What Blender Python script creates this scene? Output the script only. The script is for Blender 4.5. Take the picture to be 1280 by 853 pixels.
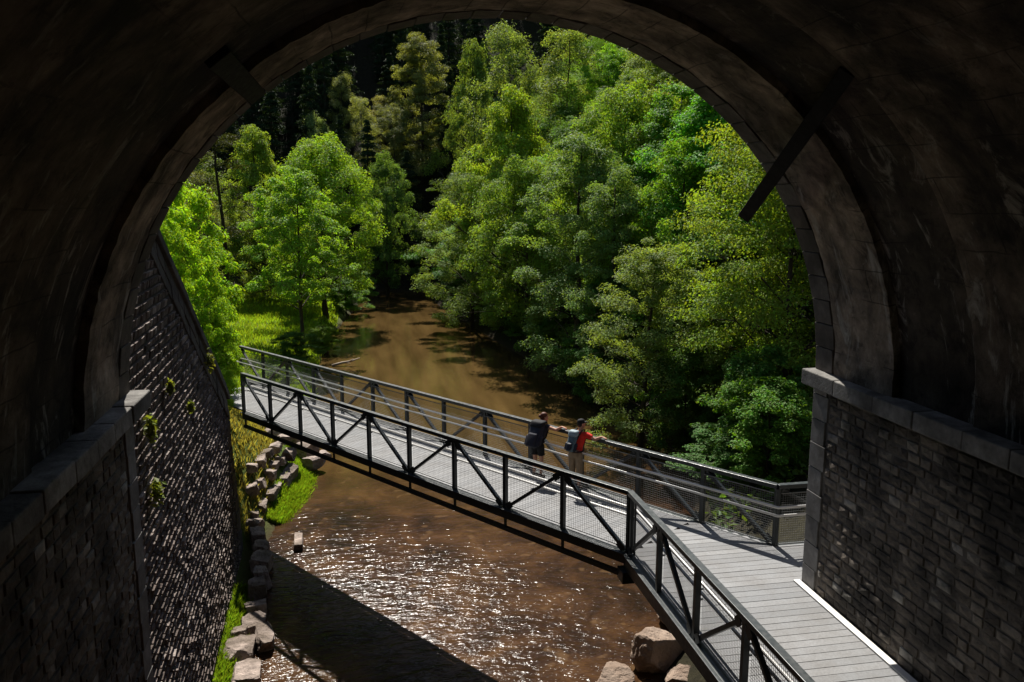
import bpy, math, random
import numpy as np
from mathutils import Vector, Matrix, Euler, noise as mnoise
rnd = random.Random(7); R_ = math.radians
S = bpy.context.scene; COL = S.collection
for o in list(bpy.data.objects): bpy.data.objects.remove(o)

# ------------------------------------------------------------------ helpers
def tag(o, label=None, cat=None, group=None, kind=None):
    if label: o['label'] = label
    if cat: o['category'] = cat
    if group: o['group'] = group
    if kind: o['kind'] = kind
    return o

def empty(name, loc=(0, 0, 0), rz=0.0):
    o = bpy.data.objects.new(name, None); COL.objects.link(o)
    o.location = loc; o.rotation_euler = (0, 0, rz); o.empty_display_size = .3
    return o

def link(name, me, mat, parent=None):
    o = bpy.data.objects.new(name, me); COL.objects.link(o)
    if mat is not None and len(me.materials) == 0: me.materials.append(mat)
    if parent is not None: o.parent = parent
    return o

def mesh_np(name, V, F, mat=None, tint=None, smooth=False):
    """fast mesh from numpy: V (n,3), F (m,k) all with k corners"""
    V = np.asarray(V, dtype=np.float32); F = np.asarray(F, dtype=np.int32)
    me = bpy.data.meshes.new(name); m, k = F.shape
    me.vertices.add(len(V)); me.vertices.foreach_set('co', V.ravel())
    me.loops.add(m * k); me.loops.foreach_set('vertex_index', F.ravel())
    me.polygons.add(m)
    me.polygons.foreach_set('loop_start', np.arange(0, m * k, k, dtype=np.int32))
    me.polygons.foreach_set('loop_total', np.full(m, k, dtype=np.int32))
    me.polygons.foreach_set('use_smooth', np.full(m, smooth, dtype=bool))
    if tint is not None:
        a = me.attributes.new('tint', 'FLOAT', 'FACE'); a.data.foreach_set('value', np.asarray(tint, dtype=np.float32))
    me.update(calc_edges=True); me.validate()
    if mat: me.materials.append(mat)
    return me

class MB:
    def __init__(s): s.v = []; s.f = []; s.t = []; s.cur = .5
    def add(s, vs, fs):
        b = len(s.v); s.v += [tuple(v) for v in vs]
        for f in fs: s.f.append([i + b for i in f]); s.t.append(s.cur)
        return s
    def hexa(s, p):      # 8 corners: bottom 0-3 ccw, top 4-7 ccw
        return s.add(p, [(3, 2, 1, 0), (4, 5, 6, 7), (0, 1, 5, 4), (1, 2, 6, 5), (2, 3, 7, 6), (3, 0, 4, 7)])
    def box(s, x0, x1, y0, y1, z0, z1):
        return s.hexa([(x0, y0, z0), (x1, y0, z0), (x1, y1, z0), (x0, y1, z0), (x0, y0, z1), (x1, y0, z1), (x1, y1, z1), (x0, y1, z1)])
    def bar(s, a, b, w, h, up=(0, 0, 1)):   # square bar from a to b
        a = Vector(a); b = Vector(b); d = (b - a).normalized(); up = Vector(up)
        sx = d.cross(up)
        if sx.length < 1e-4: sx = d.cross(Vector((1, 0, 0)))
        sx.normalize(); uy = sx.cross(d).normalized()
        sx *= w / 2; uy *= h / 2
        return s.hexa([a - sx - uy, a + sx - uy, b + sx - uy, b - sx - uy, a - sx + uy, a + sx + uy, b + sx + uy, b - sx + uy])
    def tube(s, pts, rad, n=8, cap=True):
        pts = [Vector(p) for p in pts]
        rs = rad if isinstance(rad, (list, tuple)) else [rad] * len(pts)
        base = len(s.v); ref = None
        for i, p in enumerate(pts):
            d = (pts[min(i + 1, len(pts) - 1)] - pts[max(i - 1, 0)]).normalized()
            if ref is None: ref = Vector((0, 0, 1)) if abs(d.z) < .9 else Vector((1, 0, 0))
            u = d.cross(ref)
            if u.length < 1e-5: u = d.cross(Vector((0, 1, 0)))
            u.normalize(); w = u.cross(d).normalized(); ref = w
            for k in range(n):
                a = 2 * math.pi * k / n
                s.v.append(tuple(p + (u * math.cos(a) + w * math.sin(a)) * rs[i]))
        for i in range(len(pts) - 1):
            for k in range(n):
                k2 = (k + 1) % n
                s.f.append([base + i * n + k, base + (i + 1) * n + k, base + (i + 1) * n + k2, base + i * n + k2]); s.t.append(s.cur)
        if cap:
            s.f.append([base + k for k in range(n)]); s.t.append(s.cur)
            e = base + (len(pts) - 1) * n
            s.f.append([e + n - 1 - k for k in range(n)]); s.t.append(s.cur)
        return s
    def loft(s, rings, cap=True):   # rings: list of (center, ux, uy) half axes vectors; elliptical
        n = 14; base = len(s.v)
        for c, ux, uy in rings:
            c = Vector(c); ux = Vector(ux); uy = Vector(uy)
            for k in range(n):
                a = 2 * math.pi * k / n
                s.v.append(tuple(c + ux * math.cos(a) + uy * math.sin(a)))
        for i in range(len(rings) - 1):
            for k in range(n):
                k2 = (k + 1) % n
                s.f.append([base + i * n + k, base + i * n + k2, base + (i + 1) * n + k2, base + (i + 1) * n + k]); s.t.append(s.cur)
        if cap:
            s.f.append([base + n - 1 - k for k in range(n)]); s.t.append(s.cur)
            e = base + (len(rings) - 1) * n
            s.f.append([e + k for k in range(n)]); s.t.append(s.cur)
        return s
    def ball(s, c, rx, ry, rz, nu=14, nv=9):
        rings = []
        for j in range(nv):
            t = -math.pi / 2 + math.pi * (j + .35) / (nv - .3)
            rings.append(((c[0], c[1], c[2] + rz * math.sin(t)), (rx * math.cos(t), 0, 0), (0, ry * math.cos(t), 0)))
        return s.loft(rings)
    def mesh(s, name, mat=None, smooth=False):
        me = bpy.data.meshes.new(name); me.from_pydata(s.v, [], s.f)
        a = me.attributes.new('tint', 'FLOAT', 'FACE'); a.data.foreach_set('value', s.t)
        if smooth: me.polygons.foreach_set('use_smooth', [True] * len(me.polygons))
        me.update()
        if mat: me.materials.append(mat)
        return me
    def build(s, name, mat, parent=None, smooth=False, bevel=0):
        o = link(name, s.mesh(name, mat, smooth), mat, parent)
        if bevel:
            m = o.modifiers.new('Bevel', 'BEVEL'); m.width = bevel; m.segments = 2; m.limit_method = 'ANGLE'
        return o

# ------------------------------------------------------------------ materials
def mat(name):
    m = bpy.data.materials.new(name); m.use_nodes = True
    nt = m.node_tree; nt.nodes.clear()
    out = nt.nodes.new('ShaderNodeOutputMaterial')
    return m, nt, out
def N(nt, t, **kw):
    n = nt.nodes.new(t)
    for k, v in kw.items():
        if k in n.inputs: n.inputs[k].default_value = v
        else: setattr(n, k, v)
    return n
def L(nt, a, b): nt.links.new(a, b)
def rgb(c): return (c[0], c[1], c[2], 1)
def ramp(nt, fac, stops, interp='LINEAR'):
    r = nt.nodes.new('ShaderNodeValToRGB'); r.color_ramp.interpolation = interp
    e = r.color_ramp.elements
    while len(e) < len(stops): e.new(.5)
    for i, (p, c) in enumerate(stops):
        e[i].position = p; e[i].color = rgb(c) if not isinstance(c, float) else (c, c, c, 1)
    L(nt, fac, r.inputs[0]); return r
def mixc(nt, a, b, fac, mode='MIX'):
    m = nt.nodes.new('ShaderNodeMix'); m.data_type = 'RGBA'; m.blend_type = mode
    for sock, v in ((m.inputs[0], fac), (m.inputs[6], a), (m.inputs[7], b)):
        if hasattr(v, 'is_output'): L(nt, v, sock)
        elif isinstance(v, (int, float)): sock.default_value = v
        else: sock.default_value = rgb(v)
    return m.outputs[2]
def math_(nt, op, a, b=None, c=None, clamp=False):
    m = nt.nodes.new('ShaderNodeMath'); m.operation = op; m.use_clamp = clamp
    for i, v in enumerate((a, b, c)):
        if v is None: continue
        if hasattr(v, 'is_output'): L(nt, v, m.inputs[i])
        else: m.inputs[i].default_value = v
    return m.outputs[0]
def noise(nt, vec, scale, detail=5, rough=.6, dist=0.):
    n = N(nt, 'ShaderNodeTexNoise', Scale=scale, Detail=detail, Roughness=rough, Distortion=dist)
    if vec is not None: L(nt, vec, n.inputs['Vector'])
    return n.outputs['Fac']
def bump(nt, h, strength=.5, dist=.02, normal=None):
    b = N(nt, 'ShaderNodeBump', Strength=strength, Distance=dist); L(nt, h, b.inputs['Height'])
    if normal is not None: L(nt, normal, b.inputs['Normal'])
    return b.outputs[0]
def princ(nt, out, col, rough=.7, metal=0., spec=.5, nrm=None):
    p = nt.nodes.new('ShaderNodeBsdfPrincipled')
    if hasattr(col, 'is_output'): L(nt, col, p.inputs['Base Color'])
    else: p.inputs['Base Color'].default_value = rgb(col)
    if hasattr(rough, 'is_output'): L(nt, rough, p.inputs['Roughness'])
    else: p.inputs['Roughness'].default_value = rough
    p.inputs['Metallic'].default_value = metal; p.inputs['Specular IOR Level'].default_value = spec
    if nrm is not None: L(nt, nrm, p.inputs['Normal'])
    L(nt, p.outputs[0], out.inputs['Surface']); return p
def geopos(nt): return nt.nodes.new('ShaderNodeNewGeometry').outputs['Position']
def objpos(nt): return nt.nodes.new('ShaderNodeTexCoord').outputs['Object']

def stone_mat(name, stops, var=.35, nscale=9., bstr=.7, bdist=.03, stain=None, streak=0., streakc=(.3, .29, .27), rough=.85):
    m, nt, out = mat(name); P = geopos(nt)
    at = N(nt, 'ShaderNodeAttribute', attribute_name='tint')
    c = ramp(nt, at.outputs['Fac'], stops).outputs[0]
    n1 = noise(nt, P, nscale, 6, .65)
    c = mixc(nt, c, ramp(nt, n1, [(.25, 1 - var), (.75, 1 + var)]).outputs[0], 1., 'MULTIPLY')
    if stain:
        n2 = noise(nt, P, .8, 4, .6)
        c = mixc(nt, c, stain, ramp(nt, n2, [(.45, 0.), (.62, .85)]).outputs[0])
    if streak:
        mp = N(nt, 'ShaderNodeMapping'); mp.inputs['Scale'].default_value = (2.2, 2.2, .55); L(nt, P, mp.inputs[0])
        n3 = noise(nt, mp.outputs[0], 1., 7, .62, .4)
        c = mixc(nt, c, streakc, ramp(nt, n3, [(.62, 0.), (.70, streak)]).outputs[0])
    n4 = noise(nt, P, nscale * 2.2, 8, .7)
    princ(nt, out, c, rough, 0, .25, bump(nt, n4, bstr, bdist))
    return m

M = {}
M['pier_stone'] = stone_mat('pier_stone', [(0, (.07, .058, .048)), (.5, (.16, .132, .106)), (.8, (.23, .195, .158)), (1, (.44, .41, .36))], .45, 6., .9, .05, streak=.0, stain=(.02, .018, .016))
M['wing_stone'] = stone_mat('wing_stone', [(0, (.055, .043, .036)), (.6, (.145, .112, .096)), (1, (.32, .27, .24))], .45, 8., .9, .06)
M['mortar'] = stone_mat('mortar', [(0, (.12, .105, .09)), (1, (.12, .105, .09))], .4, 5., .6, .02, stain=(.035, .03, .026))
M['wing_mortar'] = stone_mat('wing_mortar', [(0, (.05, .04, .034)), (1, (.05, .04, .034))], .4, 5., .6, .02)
M['ashlar'] = stone_mat('ashlar', [(0, (.15, .142, .135)), (1, (.24, .23, .22))], .35, 7., .6, .02, stain=(.085, .078, .07))
M['cornice'] = stone_mat('cornice_stone', [(0, (.17, .162, .15)), (1, (.34, .325, .30))], .5, 5., .9, .03, stain=(.06, .055, .05))
M['ring_stone'] = stone_mat('ring_stone', [(0, (.085, .07, .058)), (1, (.15, .13, .115))], .4, 5., .7, .03, stain=(.05, .042, .036))
M['coping'] = stone_mat('coping', [(0, (.055, .05, .047)), (1, (.10, .09, .085))], .4, 6., .7, .03)
M['boulder'] = stone_mat('boulder', [(0, (.37, .28, .215)), (1, (.37, .28, .215))], .55, 3.2, 1., .10, stain=(.15, .10, .07))
M['bank_stone'] = stone_mat('bank_stone', [(0, (.36, .29, .25)), (1, (.36, .29, .25))], .6, 4.5, 1., .08, stain=(.13, .10, .075))

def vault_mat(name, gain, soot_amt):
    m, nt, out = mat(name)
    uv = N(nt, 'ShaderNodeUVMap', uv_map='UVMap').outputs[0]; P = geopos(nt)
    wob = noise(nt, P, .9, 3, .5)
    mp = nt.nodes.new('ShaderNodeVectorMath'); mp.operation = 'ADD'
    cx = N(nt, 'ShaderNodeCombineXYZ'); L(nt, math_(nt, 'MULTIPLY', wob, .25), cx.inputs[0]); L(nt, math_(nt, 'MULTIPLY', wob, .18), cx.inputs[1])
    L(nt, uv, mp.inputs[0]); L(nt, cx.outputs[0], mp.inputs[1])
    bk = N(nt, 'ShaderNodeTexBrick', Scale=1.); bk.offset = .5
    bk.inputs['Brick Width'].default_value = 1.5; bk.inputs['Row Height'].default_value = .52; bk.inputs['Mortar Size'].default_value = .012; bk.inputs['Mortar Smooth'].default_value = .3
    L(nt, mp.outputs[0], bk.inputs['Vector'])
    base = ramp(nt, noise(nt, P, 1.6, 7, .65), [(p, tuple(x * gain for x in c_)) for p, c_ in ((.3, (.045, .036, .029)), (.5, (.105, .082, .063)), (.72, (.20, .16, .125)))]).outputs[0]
    dark_tone = ramp(nt, noise(nt, P, .55, 5, .6, .6), [(.42, 0.), (.60, soot_amt)]).outputs[0]
    c = mixc(nt, base, (.018, .016, .015), dark_tone)
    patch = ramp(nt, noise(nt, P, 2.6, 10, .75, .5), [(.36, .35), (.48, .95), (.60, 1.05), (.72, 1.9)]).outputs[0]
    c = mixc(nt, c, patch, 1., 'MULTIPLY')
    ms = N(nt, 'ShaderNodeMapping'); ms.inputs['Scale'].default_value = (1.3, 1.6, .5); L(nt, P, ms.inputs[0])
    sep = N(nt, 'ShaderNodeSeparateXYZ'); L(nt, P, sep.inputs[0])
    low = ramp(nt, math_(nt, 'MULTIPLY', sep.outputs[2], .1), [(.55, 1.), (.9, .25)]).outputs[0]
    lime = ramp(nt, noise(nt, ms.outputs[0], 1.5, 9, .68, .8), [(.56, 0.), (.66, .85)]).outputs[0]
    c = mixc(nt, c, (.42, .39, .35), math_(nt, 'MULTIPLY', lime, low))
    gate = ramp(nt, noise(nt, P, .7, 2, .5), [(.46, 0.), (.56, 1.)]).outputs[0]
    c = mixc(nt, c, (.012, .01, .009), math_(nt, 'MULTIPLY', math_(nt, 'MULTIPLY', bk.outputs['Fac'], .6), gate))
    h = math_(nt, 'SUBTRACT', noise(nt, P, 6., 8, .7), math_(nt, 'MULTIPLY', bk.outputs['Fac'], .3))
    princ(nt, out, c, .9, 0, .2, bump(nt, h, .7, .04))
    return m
M['dark_tone'] = vault_mat('dark_lining', .62, .97); M['vault'] = vault_mat('vault_lining', 1.35, .93); M['lining'] = vault_mat('front_lining', 2.9, .74)  # front lining lightened: bounce light near the opening put into its colour
def paint_mat(name, c, rough=.38, spec=.5, dirt=.25):
    m, nt, out = mat(name); P = objpos(nt)
    n = noise(nt, P, 3.5, 6, .6)
    col = mixc(nt, c, tuple(min(1, x * 1.9 + .01) for x in c), ramp(nt, n, [(.5, 0.), (.8, dirt)]).outputs[0])
    r = ramp(nt, noise(nt, P, 12, 5, .6), [(.3, rough - .08), (.7, rough + .14)]).outputs[0]
    princ(nt, out, col, r, 0., spec, bump(nt, noise(nt, P, 60, 3), .08, .004)); return m
M['steel'] = paint_mat('dark_painted_steel', (.020, .026, .027), .36)
M['galv'] = paint_mat('galvanised_tube', (.60, .59, .57), .38, .6); M['galv'].node_tree.nodes['Principled BSDF'].inputs['Metallic'].default_value = .25
M['wire'] = paint_mat('woven_wire', (.14, .14, .14), .45); M['wire'].node_tree.nodes['Principled BSDF'].inputs['Metallic'].default_value = .4
M['white_strip'] = paint_mat('pale_edge_strip', (.72, .70, .66), .5)
M['beam'] = paint_mat('weathered_timber', (.007, .006, .006), .8, .2, .6)

def deck_mat():
    m, nt, out = mat('deck_grating'); P = geopos(nt)
    at = N(nt, 'ShaderNodeAttribute', attribute_name='tint')
    c = ramp(nt, at.outputs['Fac'], [(0, (.172, .176, .182)), (1, (.236, .238, .242))]).outputs[0]
    n = noise(nt, P, 1.4, 7, .7)
    c = mixc(nt, c, (.15, .142, .135), ramp(nt, n, [(.42, 0.), (.70, .75)]).outputs[0])
    n2 = noise(nt, P, 24., 4, .7)
    c = mixc(nt, c, ramp(nt, n2, [(.3, .8), (.7, 1.15)]).outputs[0], 1., 'MULTIPLY')
    princ(nt, out, c, .6, 0., .35, bump(nt, n2, .4, .01)); return m
M['deck'] = deck_mat()

def leaf_mat(name, rough=.55, trans=.42, spec=.14, gain=2.05):
    m, nt, out = mat(name)
    oi = nt.nodes.new('ShaderNodeObjectInfo'); g = nt.nodes.new('ShaderNodeNewGeometry')
    hsv = N(nt, 'ShaderNodeHueSaturation')
    L(nt, oi.outputs['Color'], hsv.inputs['Color'])
    ri = g.outputs['Random Per Island']
    L(nt, math_(nt, 'MULTIPLY_ADD', ri, .05, .475), hsv.inputs['Hue'])
    big = noise(nt, objpos(nt), .9, 2, .5)
    v = math_(nt, 'MULTIPLY', math_(nt, 'MULTIPLY_ADD', ri, .7 * gain, .65 * gain), math_(nt, 'MULTIPLY_ADD', big, .9, .55))
    L(nt, v, hsv.inputs['Value'])
    c = hsv.outputs[0]
    p = nt.nodes.new('ShaderNodeBsdfPrincipled'); L(nt, c, p.inputs['Base Color'])
    p.inputs['Roughness'].default_value = rough; p.inputs['Specular IOR Level'].default_value = spec
    t = nt.nodes.new('ShaderNodeBsdfTranslucent')
    L(nt, mixc(nt, c, (1.80, 1.58, .48), 1., 'MULTIPLY'), t.inputs['Color'])
    mx = nt.nodes.new('ShaderNodeMixShader'); mx.inputs[0].default_value = trans
    L(nt, p.outputs[0], mx.inputs[1]); L(nt, t.outputs[0], mx.inputs[2]); L(nt, mx.outputs[0], out.inputs['Surface'])
    return m
M['leaf'] = leaf_mat('broad_leaves')
M['needle'] = leaf_mat('needles', .6, .15, .1, 1.1)
M['grass'] = leaf_mat('grass_blades', .6, .45, .1, 1.8)
def bark_mat():
    m, nt, out = mat('bark'); P = objpos(nt)
    mp = N(nt, 'ShaderNodeMapping'); mp.inputs['Scale'].default_value = (6, 6, 1.2); L(nt, P, mp.inputs[0])
    n = noise(nt, mp.outputs[0], 1.5, 7, .65)
    oi = nt.nodes.new('ShaderNodeObjectInfo')
    c = mixc(nt, oi.outputs['Color'], ramp(nt, n, [(.3, .5), (.7, 1.5)]).outputs[0], 1., 'MULTIPLY')
    princ(nt, out, c, .9, 0, .2, bump(nt, n, .8, .05)); return m
M['bark'] = bark_mat()

def ground_mat():
    m, nt, out = mat('ground_earth'); P = geopos(nt)
    sep = N(nt, 'ShaderNodeSeparateXYZ'); L(nt, P, sep.inputs[0])
    n = noise(nt, P, .35, 8, .65)
    litter = ramp(nt, noise(nt, P, 2.2, 8, .7), [(.3, (.014, .013, .007)), (.6, (.030, .026, .013)), (.8, (.030, .045, .012))]).outputs[0]
    grass = ramp(nt, noise(nt, P, 1.6, 7, .7), [(.3, (.05, .075, .014)), (.6, (.10, .14, .025)), (.85, (.17, .15, .06))]).outputs[0]
    left = ramp(nt, math_(nt, 'MULTIPLY_ADD', sep.outputs[0], -.05, .45), [(.48, 0.), (.54, 1.)]).outputs[0]   # meadow lies west of the river
    near = ramp(nt, math_(nt, 'MULTIPLY', sep.outputs[1], .01), [(.86, 1.), (.95, 0.)]).outputs[0]
    c = mixc(nt, litter, grass, math_(nt, 'MULTIPLY', left, near))
    wet = ramp(nt, math_(nt, 'MULTIPLY_ADD', sep.outputs[2], 1., 5.2), [(.15, 1.), (.55, 0.)]).outputs[0]
    c = mixc(nt, c, (.05, .032, .018), wet)
    princ(nt, out, c, .95, 0, .15, bump(nt, noise(nt, P, 5., 8, .7), .9, .12)); return m
M['ground'] = ground_mat()

def water_mat():
    m, nt, out = mat('river_water'); P = geopos(nt)
    sep = N(nt, 'ShaderNodeSeparateXYZ'); L(nt, P, sep.inputs[0])
    y = sep.outputs[1]
    # riffle in the shallows by the bridge, slack water upstream
    wobble = math_(nt, 'MULTIPLY_ADD', noise(nt, P, .22, 3, .5), 14., -7.)
    rif = ramp(nt, math_(nt, 'MULTIPLY', math_(nt, 'ADD', y, wobble), .01), [(.225, 1.), (.275, .6), (.33, .28), (.385, .06)]).outputs[0]
    stones = N(nt, 'ShaderNodeTexVoronoi', Scale=1.5, Randomness=1.); stones.feature = 'SMOOTH_F1'
    wn = nt.nodes.new('ShaderNodeVectorMath'); wn.operation = 'ADD'
    nn = N(nt, 'ShaderNodeTexNoise', Scale=1.2, Detail=4.); L(nt, P, nn.inputs['Vector'])
    L(nt, P, wn.inputs[0]); L(nt, nn.outputs['Color'], wn.inputs[1]); L(nt, wn.outputs[0], stones.inputs['Vector'])
    shallow = ramp(nt, noise(nt, P, .5, 8, .68, .5), [(.34, (.012, .007, .004)), (.47, (.033, .016, .008)), (.58, (.058, .028, .012)), (.74, (.105, .053, .021))]).outputs[0]
    shallow = mixc(nt, shallow, (.13, .075, .035), ramp(nt, stones.outputs['Distance'], [(.10, .5), (.22, 0.)]).outputs[0])
    mpx = N(nt, 'ShaderNodeMapping'); mpx.inputs['Scale'].default_value = (.9, .12, 1); L(nt, P, mpx.inputs[0])
    deep = ramp(nt, noise(nt, mpx.outputs[0], 1., 4, .5), [(.3, (.048, .029, .010)), (.7, (.098, .060, .021))]).outputs[0]
    far = ramp(nt, math_(nt, 'MULTIPLY', math_(nt, 'ADD', y, math_(nt, 'MULTIPLY', wobble, .7)), .01), [(.30, 0.), (.42, 1.)]).outputs[0]
    c = mixc(nt, shallow, deep, far)
    mp = N(nt, 'ShaderNodeMapping'); mp.inputs['Scale'].default_value = (.8, 2.0, 1); mp.inputs['Rotation'].default_value = (0, 0, R_(14)); L(nt, P, mp.inputs[0])
    w1 = noise(nt, mp.outputs[0], 2.1, 2.5, .5, .6); w2 = noise(nt, mp.outputs[0], 8.5, 2, .5, .4)
    h = math_(nt, 'ADD', w1, math_(nt, 'MULTIPLY', w2, .26))
    b = N(nt, 'ShaderNodeBump', Distance=.078); L(nt, rif, b.inputs['Strength']); L(nt, h, b.inputs['Height'])
    p = princ(nt, out, c, ramp(nt, rif, [(0., .05), (.3, .12), (1., .15)]).outputs[0], 0., .18, b.outputs[0]); p.inputs['IOR'].default_value = 1.33
    return m
M['water'] = water_mat()

def flat_mat(name, c, rough=.8, nscale=20, var=.25, spec=.3):
    m, nt, out = mat(name); P = objpos(nt); n = noise(nt, P, nscale, 5, .6)
    col = mixc(nt, c, ramp(nt, n, [(.3, 1 - var), (.7, 1 + var)]).outputs[0], 1., 'MULTIPLY')
    princ(nt, out, col, rough, 0, spec, bump(nt, n, .4, .01)); return m

# ------------------------------------------------------------------ terrain
XL = np.array([(-80, -3.6), (13, -3.6), (20, -3.1), (26, -3.1), (29, -3.2), (31, -2.9), (33.5, -2.25), (36, -2.0), (41, -2.6), (70, -2.6), (95, .2), (112, 3), (400, 3)])
XR = np.array([(-80, 5.8), (12, 5.8), (17, 6.6), (19, 7.4), (22, 9.3), (27, 11.6), (33, 14), (40, 14.8), (57, 12.6), (75, 10.5), (95, 8.5), (112, 9), (400, 9)])
def sstep(a, b, x):
    t = np.clip((x - a) / (b - a), 0, 1); return t * t * (3 - 2 * t)
COPE = ((16.6, 8.3), (28.4, .55))     # wing wall coping line (Y, z)
def cope_z(y): return COPE[0][1] + (y - COPE[0][0]) * (COPE[1][1] - COPE[0][1]) / (COPE[1][0] - COPE[0][0])
def height(x, y):
    x = np.asarray(x, float); y = np.asarray(y, float)
    xl = np.interp(y, XL[:, 0], XL[:, 1]); xr = np.interp(y, XR[:, 0], XR[:, 1])
    dl = xl - x; dr = x - xr
    bed = np.full(x.shape, -5.7)
    wob = .5 * np.sin(x * .31 + y * .17) + .35 * np.sin(x * .73 - y * .41 + 1.3) + .25 * np.sin(y * .9 + x * .2)
    # right (wooded) side
    hr = -5.15 + np.minimum(np.maximum(dr, -.6) * .9, 1.4) + .8 * np.clip(dr - 1.5, 0, None) * (.6 + .4 * sstep(2, 20, dr))
    hr = np.minimum(hr, 75 + 0 * hr) + wob * sstep(2, 8, dr)
    flatr = sstep(15, 9, y)
    hr = hr * (1 - flatr) + np.where(dr > 0, np.minimum(-5.15 + dr * .9, -3.4), -5.7) * flatr
    # left side
    bank = -5.15 + np.clip(dl, -.6, 1.) * .35 + np.clip(dl - 1., 0, 3) * .5
    behind = np.clip(cope_z(y) - .35, -.1, 9.) + .25 * np.clip(-x - 8, 0, 40) * .9
    a = np.where(x < -4.5, behind, np.minimum(bank, -4.7))                     # beside the wing wall
    terr = -5.15 + np.clip(dl, -.6, 1.2) * .45 + np.clip(dl - .9, 0, 3.2) * 1.5   # abutment slope
    terr = np.minimum(terr, -.1 + .22 * np.clip(-x - 9, 0, 60))
    mead = -5.15 + np.clip(dl, -.6, 1.5) * .75 + np.clip(dl - 1.5, 0, 12) * .09 + .33 * np.clip(dl - 17, 0, 80) + .12 * wob
    b = terr * (1 - sstep(33, 43, y)) + mead * sstep(33, 43, y)
    k = (y > 28.6).astype(float)
    hl = a * (1 - k) + b * k
    h = np.where(dl > -.6, hl, np.where(dr > -.6, hr, bed))
    far = -6 + .82 * (y - 106) + wob * 1.5
    h = np.where(y > 100, np.maximum(h, np.minimum(far, 120)), h)
    backh = -6 + .9 * (-y - 44)  # unseen hill behind the camera, added to cut sky light from the rear
    h = np.where(y < -42, np.maximum(h, np.minimum(backh, 60)), h)
    return h
xs = np.concatenate([np.arange(-300, -40, 20), np.arange(-40, -14, 2.), np.arange(-14, -5.2, .6), [-4.9, -4.62, -4.46, -4.3], np.arange(-4.05, 20, .45), np.arange(20, 60, 2.), np.arange(60, 301, 20)])
ys = np.concatenate([np.arange(-300, -40, 20), np.arange(-40, 12, 2.), np.arange(12, 48, .5), np.arange(48, 112, 1.5), np.arange(112, 220, 4), np.arange(220, 401, 20)])
GX, GY = np.meshgrid(xs, ys)
GZ = height(GX, GY)
GZ += (np.random.RandomState(3).rand(*GZ.shape) - .5) * .12
nx, ny = len(xs), len(ys)
I = np.arange(nx * ny).reshape(ny, nx)
F = np.stack([I[:-1, :-1], I[:-1, 1:], I[1:, 1:], I[1:, :-1]], -1).reshape(-1, 4)
g = link('ground', mesh_np('ground', np.stack([GX, GY, GZ], -1).reshape(-1, 3), F, smooth=True), M['ground']); tag(g, kind='structure')
w = MB().add([(-9, -60, -5), (22, -60, -5), (22, 118, -5), (-9, 118, -5)], [(0, 1, 2, 3)]).build('river', M['water']); tag(w, kind='structure')
def hz(x, y): return float(height(np.array([x]), np.array([y]))[0])

# ------------------------------------------------------------------ masonry
def masonry(mb, O, U, Vv, Nn, width, hgt, ch, lmin, lmax, gap, prot, rng, top=None, cv=.14, jit=.02, skip=0., slope=0., bev=.03):
    """rows of rough stones on the plane O + u U + v V; each with its own face, colour and projection"""
    O, U, Vv, Nn = Vector(O), Vector(U), Vector(Vv), Vector(Nn)
    v = 0.
    while v < hgt - .02:
        hh = min(ch * rng.uniform(1 - cv, 1 + cv), hgt - v); u = -rng.uniform(0, lmin)
        while u < width:
            l = rng.uniform(lmin, lmax); u0, u1 = max(u, 0), min(u + l, width); u += l
            if u1 - u0 < .05: continue
            v0, v1 = v, v + hh
            if top is not None:
                tt = min(top(u0), top(u1))
                if v0 > tt - .06: continue
                v1 = min(v1, tt)
            if rng.random() < skip: continue
            g = gap / 2; a0, a1, b0, b1 = u0 + g, u1 - g, v0 + g, v1 - g
            if a1 <= a0 or b1 <= b0: continue
            e = min(bev, (a1 - a0) * .25, (b1 - b0) * .25)
            pr = rng.uniform(*prot)
            J = lambda: rng.uniform(-jit, jit)
            W = lambda uu, vv, d: O + U * uu + Vv * vv + Nn * d
            out = [W(a0, b0, -.02), W(a1, b0, -.02), W(a1, b1, -.02), W(a0, b1, -.02)]
            inn = [W(a0 + e + abs(J()), b0 + e + abs(J()), pr + J()), W(a1 - e - abs(J()), b0 + e + abs(J()), pr + J()),
                   W(a1 - e - abs(J()), b1 - e - abs(J()) * .5, pr + slope + J()), W(a0 + e + abs(J()), b1 - e - abs(J()) * .5, pr + slope + J())]
            mid = W((a0 + a1) / 2 + J(), (b0 + b1) / 2 + J(), pr + .012 + abs(J()))
            mb.cur = min(1, max(0, rng.gauss(.5, .23)))
            mb.add(out + inn + [mid], [(0, 1, 5, 4), (1, 2, 6, 5), (2, 3, 7, 6), (3, 0, 4, 7), (4, 5, 8), (5, 6, 8), (6, 7, 8), (7, 4, 8)])
        v += hh
    return mb

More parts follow.
